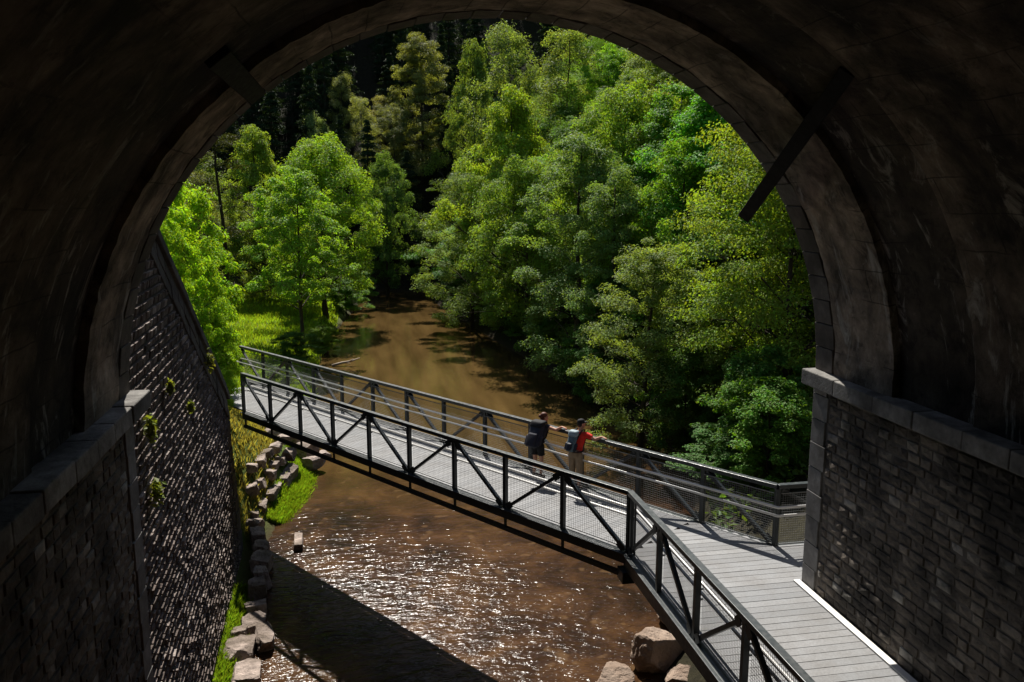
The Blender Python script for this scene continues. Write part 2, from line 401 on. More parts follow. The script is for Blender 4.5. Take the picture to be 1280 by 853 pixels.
# ------------------------------------------------------------------ viaduct
XLW, XRW, YF, YB = -3.6, 8.2, 13.67, -34.0  # back end is unseen, vault lengthened behind the camera to darken the interior
CX, CZ, RA = 2.3, 4.15, 5.9
via = empty('viaduct', (CX, 5, -5.6))
tag(via, 'old stone railway viaduct arch framing the whole view with sooty vault and pale cornice', 'viaduct')
def vch(mb, name, m, parent=None, **k):      # child of the viaduct built in world coordinates
    o = mb.build(name, m, None, **k); p = parent or via; o.parent = p
    o.matrix_parent_inverse = Matrix.Translation(-p.location) if p.type == 'EMPTY' else Matrix.Identity(4)   # parts of a thing already stand in world space
    return o
rs = random.Random(11)
for side in (0, 1):
    fx = XLW if side == 0 else XRW; nrm = (1, 0, 0) if side == 0 else (-1, 0, 0); s = 1 if side == 0 else -1
    core = MB(); core.cur = .5
    if side == 0: core.box(-16, fx, YB, YF - .01, -6.4, 3.95)
    else: core.box(fx, 14.0, YB, YF - .01, -6.4, 3.868)
    pier = vch(core, 'pier', M['mortar'])
    mb = MB()
    masonry(mb, (fx, YF - .48, -5.6), (0, -1, 0), (0, 0, 1), nrm, 9.0, 9.54 if side == 0 else 9.46, .165, .20, .42, .016, (.0, .024), rs, cv=.05, jit=.009, bev=.009)
    vch(mb, 'stone_facing', M['pier_stone'], pier)
    q = MB(); z = -5.6; k = 0
    ZT = 3.94 if side == 0 else 3.86
    while z < ZT - .05:
        z1 = min(z + .47 * rs.uniform(.9, 1.1), ZT); q.cur = rs.random(); dp = rs.uniform(.025, .04); w_ = .46 if k % 2 else .40
        q.hexa([(fx - .3 * s, YF - w_, z + .006), (fx + dp * s, YF - w_, z + .006), (fx + dp * s, YF + .03, z + .006), (fx - .3 * s, YF + .03, z + .006),
                (fx - .3 * s, YF - w_, z1 - .006), (fx + dp * s, YF - w_, z1 - .006), (fx + dp * s, YF + .03, z1 - .006), (fx - .3 * s, YF + .03, z1 - .006)] if s > 0 else
               [(fx + dp * s, YF - w_, z + .006), (fx - .3 * s, YF - w_, z + .006), (fx - .3 * s, YF + .03, z + .006), (fx + dp * s, YF + .03, z + .006),
                (fx + dp * s, YF - w_, z1 - .006), (fx - .3 * s, YF - w_, z1 - .006), (fx - .3 * s, YF + .03, z1 - .006), (fx + dp * s, YF + .03, z1 - .006)])
        z = z1; k += 1
    vch(q, 'quoin', M['ashlar'], pier, bevel=.008)
    im = MB(); y = YF + .10
    while y > -1:
        l = rs.uniform(.75, 1.15) if y < YF - .2 else 1.05
        im.cur = rs.random(); p = (.26 if s < 0 else .30) + rs.uniform(-.012, .012); zt = (CZ if s < 0 else CZ + .08) + rs.uniform(-.010, .010)
        x0, x1 = (fx - .4, fx + p) if s > 0 else (fx - p, fx + .4)
        im.box(x0, x1, y - l + .010, y, zt - .28, zt); y -= l
    vch(im, 'cornice', M['cornice'], pier, bevel=.02)

def arch_sheet(secs, x_uv=True):
    pass
def ring_solid(name, y0, y1, r0, r1, a0, a1, n, m, uv=False, parent=None, jitter=0., gapy=0.):
    """solid annular band; inner radius r0"""
    me_v, me_f, uvs = [], [], []
    for i in range(n + 1):
        a = a0 + (a1 - a0) * i / n; c, sn = math.cos(a), math.sin(a)
        jr = rs.uniform(-jitter, jitter)
        for (r, y) in ((r0 + jr, y0), (r0 + jr * .6, (y0 + y1) / 2), (r0 + jr, y1), (r1, y1), (r1, y0)):
            me_v.append((CX + r * c, y, CZ + r * sn)); 
        uvs.append(a * r0)
    for i in range(n):
        for k in range(5):
            k2 = (k + 1) % 5
            me_f.append((i * 5 + k, i * 5 + k2, (i + 1) * 5 + k2, (i + 1) * 5 + k))
    me_f.append(tuple(range(4, -1, -1))); me_f.append(tuple(n * 5 + k for k in range(5)))
    me = bpy.data.meshes.new(name); me.from_pydata(me_v, [], me_f)
    a_ = me.attributes.new('tint', 'FLOAT', 'FACE'); a_.data.foreach_set('value', [.5] * len(me_f))
    lay = me.uv_layers.new(name='UVMap')
    for p in me.polygons:
        for li in p.loop_indices:
            vi = me.loops[li].vertex_index; co = me_v[vi]
            lay.data[li].uv = (co[1], uvs[vi // 5])
    me.update(); me.materials.append(m)
    o = link(name, me, m); o.parent = parent or via
    off = Vector(via.location)
    if parent is not None and parent is not via: off = off + Vector(parent.location)
    o.matrix_parent_inverse = Matrix.Translation(-off)
    return o
SL = math.atan2(8.74 - CZ, -1.40 - CX)     # angle of the slot in the left haunch
SW = .15 / RA
SR = math.pi - SL                           # matching slot on the right
# inner vault, darker recess and front lining with its two slots
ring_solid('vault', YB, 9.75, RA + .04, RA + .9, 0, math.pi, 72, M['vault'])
ring_solid('recessed_band', 9.752, 11.45, RA + .10, RA + .9, 0, math.pi, 60, M['dark_tone'])  # same lining pattern, darker along this band
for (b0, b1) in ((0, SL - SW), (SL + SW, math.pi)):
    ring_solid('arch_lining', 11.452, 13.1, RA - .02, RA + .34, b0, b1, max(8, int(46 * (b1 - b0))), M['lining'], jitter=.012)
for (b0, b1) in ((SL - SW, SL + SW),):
    ring_solid('slot', 11.452, YF - .05, RA + .30, RA + .345, b0, b1, 4, M['dark_tone'])
vo = MB(); nvo = 42; a = 0.
for i in range(nvo):
    a0, a1 = math.pi * i / nvo, math.pi * (i + 1) / nvo
    am = (a0 + a1) / 2
    if a0 < SL + SW and a1 > SL - SW: a1 = min(a1, SL - SW) if am < SL else a1; a0 = max(a0, SL + SW) if am >= SL else a0
    if a1 - a0 < .01: continue
    vo.cur = rs.random(); dr = rs.uniform(-.035, -.02); y0 = 13.10 if i % 2 else 13.16
    a0 += .0012; a1 -= .0012; y1 = YF + .03
    P = []
    for (r, yy) in ((RA + dr, y0), (RA + dr, y1), (RA + .75, y1), (RA + .75, y0)):
        for aa in (a0, a1): P.append((CX + r * math.cos(aa), yy, CZ + r * math.sin(aa)))
    vo.add(P, [(0, 1, 3, 2), (2, 3, 5, 4), (4, 5, 7, 6), (6, 7, 1, 0), (0, 2, 4, 6), (1, 7, 5, 3)])
vch(vo, 'arch_ring', M['ring_stone'], bevel=.012)
# spandrel masonry above the ring and the deck on top of the viaduct
n = 40; TOPZ = 12.6
for (ya, yb) in ((YB, YB + .6), (YF - .75, YF - .02)):
    sp = MB(); pts = []
    for i in range(n + 1):
        a = math.pi * i / n; pts.append((CX + (RA + .76) * math.cos(a), CZ + (RA + .76) * math.sin(a)))
    for i in range(n):
        (x0, z0), (x1, z1) = pts[i], pts[i + 1]
        sp.hexa([(x1, ya, z1), (x0, ya, z0), (x0, yb, z0), (x1, yb, z1), (x1, ya, TOPZ), (x0, ya, TOPZ), (x0, yb, TOPZ), (x1, yb, TOPZ)])
    sp.box(-16, CX - RA - .76, ya, yb, 3.802, TOPZ); sp.box(CX + RA + .76, 14, ya, yb, 3.802, TOPZ)
    vch(sp, 'spandrel_wall', M['pier_stone'])
tp = MB().box(-16, 14, YB, YF + .12, TOPZ + .002, TOPZ + .35)
for ya, yb in ((YB, YB + .35), (YF - .25, YF + .1)): tp.box(-16, 14, ya, yb, TOPZ + .352, TOPZ + 1.2)
vch(tp, 'parapet', M['coping'])
# haunch fill, so that no light leaks between vault and spandrels
vch(MB().box(-16, CX - RA - .905, YB + .602, YF - .752, 3.802, TOPZ), 'fill', M['dark_tone']); vch(MB().box(CX + RA + .905, 14, YB + .602, YF - .752, 3.802, TOPZ), 'fill', M['dark_tone'])

# timber hanging out of the right haunch
def thing_world(name, base, label, cat, group=None):
    o = empty(name, base); return tag(o, label, cat, group)
a_, b_ = Vector((6.14, 9.9, 8.86)), Vector((6.80, 13.95, 6.93))
def timber(a, b, w, mat_, name, label):
    d = (b - a); mb = MB(); mb.bar((0, 0, 0), d, w, w, up=(a.x - CX, 0, a.z - CZ))
    o = mb.build(name, mat_, bevel=.012); o.location = a; return tag(o, label, 'beam')
timber(a_, b_, .22, M['beam'], 'dark_bar', 'dark square timber beam slanting down from the right side of the vault across the opening')
sl = Vector((CX + (RA + .13) * math.cos(SL), 9.9, CZ + (RA + .13) * math.sin(SL)))
timber(sl, sl + Vector((0, 3.85, 0)), .30, M['beam'], 'dark_bar', 'short black bar added to blacken the slot in the arch underside at upper left')  # black bar added in the open slot to make its hollow look dark
# ------------------------------------------------------------------ wing wall (retaining wall)
wl = empty('retaining_wall', (-4.5, 22, -5.6)); tag(wl, 'tall rough stone retaining wall with sloping coping beside the left pier, plants in its joints', 'wall')
WX = -3.80
def wx(y, z=0.): return WX - (y - YF) * .036 - (z + 2.) * BAT
BAT = .045
core = MB(); core.cur = .5
y0, y1 = YF + .04, 28.45
core.hexa([(-5.0, y0, -6.2), (wx(y0, -6.2), y0, -6.2), (wx(y1, -6.2), y1, -6.2), (-5.0, y1, -6.2), (-5.0, y0, cope_z(y0)), (wx(y0, cope_z(y0)), y0, cope_z(y0)), (wx(y1, cope_z(y1)), y1, cope_z(y1)), (-5.0, y1, cope_z(y1))])
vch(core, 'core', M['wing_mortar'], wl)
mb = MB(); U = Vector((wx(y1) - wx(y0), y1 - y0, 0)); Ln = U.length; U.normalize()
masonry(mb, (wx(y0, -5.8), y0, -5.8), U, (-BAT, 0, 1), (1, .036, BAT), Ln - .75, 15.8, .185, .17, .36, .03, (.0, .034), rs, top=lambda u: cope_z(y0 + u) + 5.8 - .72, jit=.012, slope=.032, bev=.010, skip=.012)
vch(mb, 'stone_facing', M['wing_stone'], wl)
cp = MB(); yy = y0                      # dressed border under the coping and sloping coping stones
sl_ = (COPE[1][1] - COPE[0][1]) / (COPE[1][0] - COPE[0][0])
while yy < y1 - .05:
    ye = min(yy + rs.uniform(.7, 1.0), y1); cp.cur = rs.random()
    xa, xb = -5.1, wx(yy, cope_z(yy)) + .14 + rs.uniform(-.01, .01)
    za, zb = cope_z(yy) + .005, cope_z(ye) + .005
    cp.hexa([(xa, yy + .008, za), (xb, yy + .008, za), (xb, ye - .008, zb), (xa, ye - .008, zb), (xa, yy + .008, za + .26), (xb, yy + .008, za + .26), (xb, ye - .008, zb + .26), (xa, ye - .008, zb + .26)])
    yy = ye
vch(cp, 'coping', M['coping'], wl, bevel=.02)
bd = MB(); yy = y0
while yy < y1 - .05:
    ye = min(yy + rs.uniform(.45, .8), y1); bd.cur = rs.random() * .8; p = rs.uniform(.03, .06)
    for lo, hi in ((-.7, -.36), (-.35, -.005)):
        za, zb = cope_z(yy), cope_z(ye); p = rs.uniform(.03, .07)
        w_ = lambda y, z: wx(y, z)
        bd.hexa([(w_(yy, za + lo) - .1, yy + .01, za + lo), (w_(yy, za + lo) + p, yy + .01, za + lo), (w_(ye, zb + lo) + p, ye - .01, zb + lo), (w_(ye, zb + lo) - .1, ye - .01, zb + lo),
                 (w_(yy, za + hi) - .1, yy + .01, za + hi), (w_(yy, za + hi) + p, yy + .01, za + hi), (w_(ye, zb + hi) + p, ye - .01, zb + hi), (w_(ye, zb + hi) - .1, ye - .01, zb + hi)])
    yy = ye
z = -5.8
while z < .1:                            # smoother end strip of the wall
    z1 = min(z + rs.uniform(.35, .5), cope_z(y1) - .5); bd.cur = rs.random() * .8; p = rs.uniform(.03, .06); l = .72
    if z1 - z < .05: break
    bd.box(wx(y1, z) - .3, wx(y1, (z + z1) / 2) + p, y1 - l, y1 + .04, z + .012, z1); z = z1
vch(bd, 'border_stones', M['coping'], wl, bevel=.02)

# ------------------------------------------------------------------ footbridge
fb = empty('footbridge', (5.3, 15.5, 0)); tag(fb, 'dark steel truss footbridge with grey deck crossing the river and turning along the right pier', 'footbridge')
Bn = Vector((.82, .572, 0)).normalized(); Bd = Vector((-Bn.y, Bn.x, 0))     # across, along (towards the left bank)
K = Vector((5.33, 15.55, 0)); WID = 2.40
def bp(t, s, z=0): return K + Bd * t + Bn * s + Vector((0, 0, z))
LB = 16.2; LF = 23.0
deckm = MB(); t = 0.
while t < LB + 3.2:
    deckm.cur = rs.random(); z = .0 + rs.uniform(-.002, .002); s0 = .06
    s1 = WID - .06
    A, B, C_, D = bp(t + .004, s0), bp(t + .196, s0), bp(t + .196, s1), bp(t + .004, s1)
    lo = Vector((0, 0, -.05)); hi = Vector((0, 0, z))
    deckm.hexa([A + lo, D + lo, C_ + lo, B + lo, A + hi, D + hi, C_ + hi, B + hi])
    t += .2
vch(deckm, 'deck', M['deck'], fb)
C0, C1 = bp(0, 0), bp(0, WID)
far_end = Vector((8.47, 15.32, 0))
wd = MB(); y = 15.9 + .0; y = 16.9
while y > -8:
    ya = y - .2; yc = y - .1
    if yc > K.y: xa = K.x + (yc - K.y) / (C1.y - C0.y) * (C1.x - C0.x) + .02
    else: xa = K.x + .06
    if yc > far_end.y: xb = C1.x + (C1.y - yc) / (C1.y - far_end.y) * (far_end.x - C1.x)
    elif yc > YF + .06: xb = 10.6
    else: xb = XRW - .19
    if xb > xa + .05:
        wd.cur = rs.random(); zt = rs.uniform(-.002, .002) - .001
        wd.box(xa, xb, ya + .007, y - .007, -.05, zt)
    y -= .2
vch(wd, 'walkway_deck', M['deck'], fb)
st = MB().box(XRW - .18, XRW - .055, -8, YF + .06, -.06, .025)
vch(st, 'edge_strip', M['white_strip'], fb)

def railing(pts, nb, pat, out, RH=1.30, chord=(.24, .16), inner=.1, mesh_from=0, end_post=True, conduit=False):
    """truss parapet along the straight run pts[0]->pts[1]; nb bays; out = outward normal"""
    a, b = Vector(pts[0]), Vector(pts[1]); d = (b - a); Lr = d.length; d.normalize(); out = Vector(out)
    rl = MB().bar(a + Vector((0, 0, RH)), b + Vector((0, 0, RH)), .13, .09)
    root = vch(rl, 'railing', M['steel'], fb, bevel=.008)
    ch = MB().bar(a + Vector((0, 0, -chord[0] / 2 - .005)), b + Vector((0, 0, -chord[0] / 2 - .005)), chord[1], chord[0])
    ch.bar(a + out * (chord[1] / 2 + .03) + Vector((0, 0, -.015)), b + out * (chord[1] / 2 + .03) + Vector((0, 0, -.015)), .06, .012)
    vch(ch, 'bottom_chord', M['steel'], root, bevel=.006)
    bay = Lr / nb
    zt, zb = RH - .047, -.004
    for i in range(nb + 1):
        if i == nb and not end_post: continue
        p = a + d * (bay * i)
        m = MB().bar(p + Vector((0, 0, zb)), p + Vector((0, 0, zt)), .095, .095, up=tuple(d))
        m.bar(p - out * .055 + Vector((0, 0, .88)), p - out * (inner + .01) + Vector((0, 0, .88)), .02, .03)
        m.bar(p - out * .055 + Vector((0, 0, .70)), p - out * (inner + .01) + Vector((0, 0, .70)), .02, .03)
        vch(m, 'post', M['steel'], root)
    for i in range(nb):
        p, q = a + d * (bay * i + .085), a + d * (bay * (i + 1) - .085)
        if pat[i % len(pat)] == '\\': s0, s1 = p + Vector((0, 0, zt - .03)), q + Vector((0, 0, zb + .04))
        else: s0, s1 = p + Vector((0, 0, zb + .04)), q + Vector((0, 0, zt - .03))
        bm_ = MB().bar(s0, s1, .075, .075, up=tuple(out))
        for e_, sg in ((s0, 1), (s1, -1)):      # welded gusset plate at each end
            dd = (s1 - s0).normalized() * sg
            bm_.bar(e_ + dd * .02 + out * .045, e_ + dd * .20 + out * .045, .012, .16, up=(0, 0, 1))
        vch(bm_, 'brace', M['steel'], root)
        if True:
            wm = MB(); r = .0042 if True else .003
            p0, p1 = a + d * (bay * i + .05), a + d * (bay * (i + 1) - .05); ln = (p1 - p0).length
            o_ = -out * .062; z0, z1 = .05, RH - .14
            n = int(ln / .05)
            for k in range(1, n): wm.bar(p0 + d * (ln * k / n) + o_ + Vector((0, 0, z0)), p0 + d * (ln * k / n) + o_ + Vector((0, 0, z1)), r, r, up=tuple(d))
            n = int((z1 - z0) / .05)
            for k in range(1, n): zz = z0 + (z1 - z0) * k / n; wm.bar(p0 + o_ + Vector((0, 0, zz)), p1 + o_ + Vector((0, 0, zz)), r, r)
            for zz in (z0, z1): wm.bar(p0 + o_ + Vector((0, 0, zz)), p1 + o_ + Vector((0, 0, zz)), .02, .02)
            vch(wm, 'mesh_panel', M['wire'], root)
    if conduit:
        cm = MB(); zc = -.52
        cm.bar(a + Vector((0, 0, zc)), b + Vector((0, 0, zc)), .11, .09)
        for i in range(nb + 1): p = a + d * (bay * min(max(i, .04), nb - .04)); cm.bar(p + Vector((0, 0, zc + .046)), p + Vector((0, 0, -chord[0] - .006)), .05, .05, up=tuple(d))
        vch(cm, 'lower_tie', M['steel'], root)
    return root
def handrail(path, parent):
    for zz in (.90, .72):
        vch(MB().tube([Vector(p) + Vector((0, 0, zz)) for p in path], .030, 8), 'handrail', M['galv'], parent, smooth=True)
inn = .15
near = railing((bp(0, 0), bp(LB, 0)), 9, '/\\', -Bn, conduit=True)      # seen from the kink: first bay rises away from it
farr = railing((far_end, far_end + Bd * LF), 13, '//\\', Bn, chord=(.20, .14))
walk = railing((K, (5.42, -7.0, 0)), 13, '/\\', (-1, 0, 0), chord=(.36, .16), end_post=True)
shortr = railing((far_end, (10.7, 15.32, 0)), 1, '\\', (0, 1, 0), chord=(.20, .14), end_post=True)
n_k = K + Vector((inn, .06, 0))
handrail([(5.42 + inn, -7, 0), n_k, bp(LB, inn)], near)
handrail([(10.7, 15.32 - inn, 0), far_end - Bn * inn + Vector((.06, -.09, 0)), far_end - Bn * inn + Bd * LF], farr)
# under-structure: cross beams, corner block
t = .6
while t < LB: vch(MB().bar(bp(t, .1, -.16), bp(t, WID - .1, -.16), .08, .16), 'cross_beam', M['steel'], fb); t += 1.8
for yy in np.arange(-7, 15, 1.7): vch(MB().box(K.x + .1, XRW + .0, yy, yy + .08, -.26, -.06), 'cross_beam', M['steel'], fb)
for dy in (.16, .30): vch(MB().bar((K.x + .02, K.y - dy, .06), (K.x + .02, K.y - dy, 1.2), .035, .035, up=(0, 1, 0)), 'panel_frame', M['steel'], fb)
kb = MB().box(K.x - .17, K.x + .17, K.y - .17, K.y + .2, -.62, -.37)
vch(kb, 'bearing_block', M['steel'], fb, bevel=.01)
ab = MB(); ab.cur = .4; c = bp(LB + .55, WID / 2)
ab.hexa([tuple(bp(LB + .1, -.25, -4.6)), tuple(bp(LB + .1, WID + 2.0, -4.6)), tuple(bp(LB + 1.2, WID + 2.0, -4.6)), tuple(bp(LB + 1.2, -.25, -4.6)),
         tuple(bp(LB + .1, -.25, -.26)), tuple(bp(LB + .1, WID + .2, -.26)), tuple(bp(LB + 1.2, WID + .2, -.26)), tuple(bp(LB + 1.2, -.25, -.26))])

# ------------------------------------------------------------------ rocks
def rock_mesh(seed, sx, sy, sz, cuts=10, sub=3, block=False, rough=.07):
    r = random.Random(seed)
    import bmesh
    bm = bmesh.new(); bmesh.ops.create_icosphere(bm, subdivisions=sub, radius=1.)
    planes = []
    for i in range(cuts):
        n = Vector((r.gauss(0, 1), r.gauss(0, 1), r.gauss(0, 1))).normalized(); planes.append((n, r.uniform(.50, .82) if not block else r.uniform(.78, .95)))
    if block:
        for ax in range(3):
            for sg in (-1, 1):
                n = Vector((r.gauss(0, .13), r.gauss(0, .13), r.gauss(0, .13))); n[ax] += sg; planes.append((n.normalized(), r.uniform(.55, .68)))
    else: planes.append((Vector((r.gauss(0, .2), r.gauss(0, .2), 1)).normalized(), .55))
    for v in bm.verts:
        p = v.co.copy() * 1.05
        for n, d in planes:
            k = p.dot(n) - d
            if k > 0: p -= n * k
        f = mnoise.noise(p * 2.3 + Vector((seed * 1.7, 0, 0))) * rough + mnoise.noise(p * 5.5 + Vector((0, seed, 0))) * rough * .55 - max(0., .12 - abs(mnoise.noise(p * 1.9 + Vector((seed * .7, 3, 0))))) * rough * 5 + mnoise.noise(p * 14) * rough * .22
        p *= 1 + f
        v.co = Vector((p.x * sx, p.y * sy, p.z * sz))
    me = bpy.data.meshes.new('rock'); bm.to_mesh(me); bm.free()
    me.attributes.new('tint', 'FLOAT', 'FACE')
    me.polygons.foreach_set('use_smooth', [False] * len(me.polygons))
    return me
def rock(name, loc, size, seed, m, label, group=None, rz=0., tilt=(0, 0), cat='rock', sub=5):
    o = link(name, rock_mesh(seed, *size, sub=sub, block=(name == 'bank_stone')), m); o.location = loc; o.rotation_euler = (tilt[0], tilt[1], rz)
    return tag(o, label, cat, group)
rock('boulder', (7.55, 19.3, -4.62), (.76, .74, .92), 3, M['boulder'], 'large tan angular boulder in the shallows under the walkway, biggest of the boulders', 'boulders under the walkway', .4, sub=5)
rock('boulder', (6.02, 18.55, -4.85), (.66, .6, .66), 8, M['boulder'], 'pale tan boulder cut by the bottom edge of the photo, standing alone in the water', 'boulders under the walkway', 1.2, sub=5)
rock('boulder', (7.75, 18.0, -4.72), (.66, .6, .62), 12, M['boulder'], 'flat-topped boulder lying just in front of the biggest boulder, below the railing', 'boulders under the walkway', 2.2, sub=5)
rock('boulder', (8.35, 18.05, -4.6), (.38, .36, .55), 15, M['boulder'], 'narrow dark-seamed boulder wedged beside the walkway beam, right of the flat-topped boulder', 'boulders under the walkway', .2, sub=5)
rock('boulder', (8.6, 21.4, -4.7), (.4, .4, .55), 22, M['boulder'], 'small upright pale stone peeping out behind the biggest boulder', 'boulders under the walkway', .9, sub=5)
rock('boulder', (8.9, 19.6, -4.75), (.6, .5, .45), 27, M['boulder'], 'shaded boulder behind and to the right of the biggest boulder, under the walkway', 'boulders under the walkway', .5, sub=5)
# stacked bank stones below the left end of the bridge
rows = [(-3.15, [(-2.81, 36.6), (-3.2, 35.9), (-3.48, 35.1), (-3.66, 34.2), (-3.85, 33.3), (-3.98, 32.3)], 'top'),
        (-3.75, [(-2.9, 35.9), (-3.2, 35.0), (-3.38, 34.1), (-3.58, 33.2), (-3.76, 32.3), (-3.9, 31.4)], 'middle'),
        (-4.35, [(-2.85, 35.0), (-3.05, 34.2), (-3.25, 33.3), (-3.45, 32.4), (-3.7, 31.5), (-3.9, 30.7)], 'lowest')]
k = 0
for z, ps, nm in rows:
    for x, y in ps:
        k += 1
        rock('bank_stone', (x - .22 + rs.uniform(-.08, .08), y, z + rs.uniform(-.08, .08)), (rs.uniform(.30, .48), rs.uniform(.34, .70), rs.uniform(.20, .32)), 40 + k, M['bank_stone'],
             'pinkish block in the %s course of the stacked stone bank below the left bridge end' % nm, 'stacked bank stones, %s course' % nm, rs.uniform(-.45, .35), (rs.uniform(-.2, .2), rs.uniform(-.2, .2)))
for i, (x, y, z, sc) in enumerate([(-3.97, 30.0, -4.6, .42), (-3.75, 29.0, -4.65, .45), (-3.55, 28.0, -4.7, .42), (-3.4, 27.0, -4.75, .45), (-3.3, 26.0, -4.75, .42), (-3.35, 25.1, -4.75, .45)]):
    rock('bank_stone', (x, y, z), (sc * .95, sc * 1.35, .45), 70 + i, M['bank_stone'], 'brown block in the shaded line of bank stones at the foot of the retaining wall', 'shaded bank stones', rs.uniform(-.3, .3))
for i, (x, y, sx, sy, lb) in enumerate([(-3.28, 24.05, .42, .36, 'small flat slab farthest up the sunlit edge of the near left bank'), (-3.25, 23.05, .45, .42, 'rounded pale slab second from the shadow on the near left bank'), (-2.85, 22.3, .3, .62, 'long pale slab lying against the water on the near left bank'), (-3.42, 21.7, .48, .6, 'broad pale slab beside the grass on the near left bank'), (-3.15, 20.5, .5, .6, 'pale slab nearest the bottom edge on the left bank'), (-3.55, 22.6, .3, .3, 'small stone wedged between grass and the pale slabs')]):
    rock('bank_stone', (x, y, -4.9), (sx * 1.15, sy * 1.3, .42), 90 + i, M['bank_stone'], lb, 'pale slabs on the near left bank', rs.uniform(-.2, .2))
# rubble behind the far railing
for i, (x, y, z, sc) in enumerate([(-2.6, 38.2, -4.3, .5), (-2.2, 37.0, -4.6, .45), (-3.2, 39.3, -4.0, .45), (-3.6, 40.5, -3.9, .5), (-2.9, 40.6, -4.4, .4), (-4.3, 38.6, -3.3, .4), (-4.6, 41.5, -3.6, .45), (-3.9, 37.3, -3.2, .4), (-1.9, 38.9, -4.9, .35)]):
    rock('bank_stone', (x, y, z), (sc * rs.uniform(1., 1.6), sc * 1.3, sc * .9), 110 + i, M['bank_stone'], 'grey rubble stone on the bank seen through the far railing at the left', 'rubble behind the far railing', rs.uniform(0, 3))
o = MB().hexa([(-.17, -.5, -.16), (.17, -.5, -.16), (.19, .5, -.16), (-.15, .5, -.16), (-.15, -.48, .14), (.13, -.5, .16), (.15, .48, .13), (-.13, .5, .15)]).build('stone_slab', M['bank_stone'], bevel=.03)
o.location = (-2.36, 28.9, -4.88); o.rotation_euler = (R_(4), R_(3), R_(4)); tag(o, 'pale oblong stone slab lying alone in the water off the left bank', 'rock')

# ------------------------------------------------------------------ trees
def leaves_mesh(name, C, Nrm, size, rng, aspect=.62, m='leaf'):
    n = len(C)
    Nrm = Nrm / (np.linalg.norm(Nrm, axis=1, keepdims=True) + 1e-9)
    t = rng.normal(size=(n, 3)); t -= Nrm * (t * Nrm).sum(1, keepdims=True); t /= np.linalg.norm(t, axis=1, keepdims=True) + 1e-9
    b = np.cross(Nrm, t); s = (size * rng.uniform(.6, 1.25, n))[:, None]
    fold = Nrm * s * .12
    P = np.stack([C - t * s * .5, C + b * s * .5 * aspect + fold, C + t * s * .5, C - b * s * .5 * aspect + fold], 1).reshape(-1, 3)
    F = np.arange(n * 4).reshape(n, 4)
    return mesh_np(name, P, F, M[m])

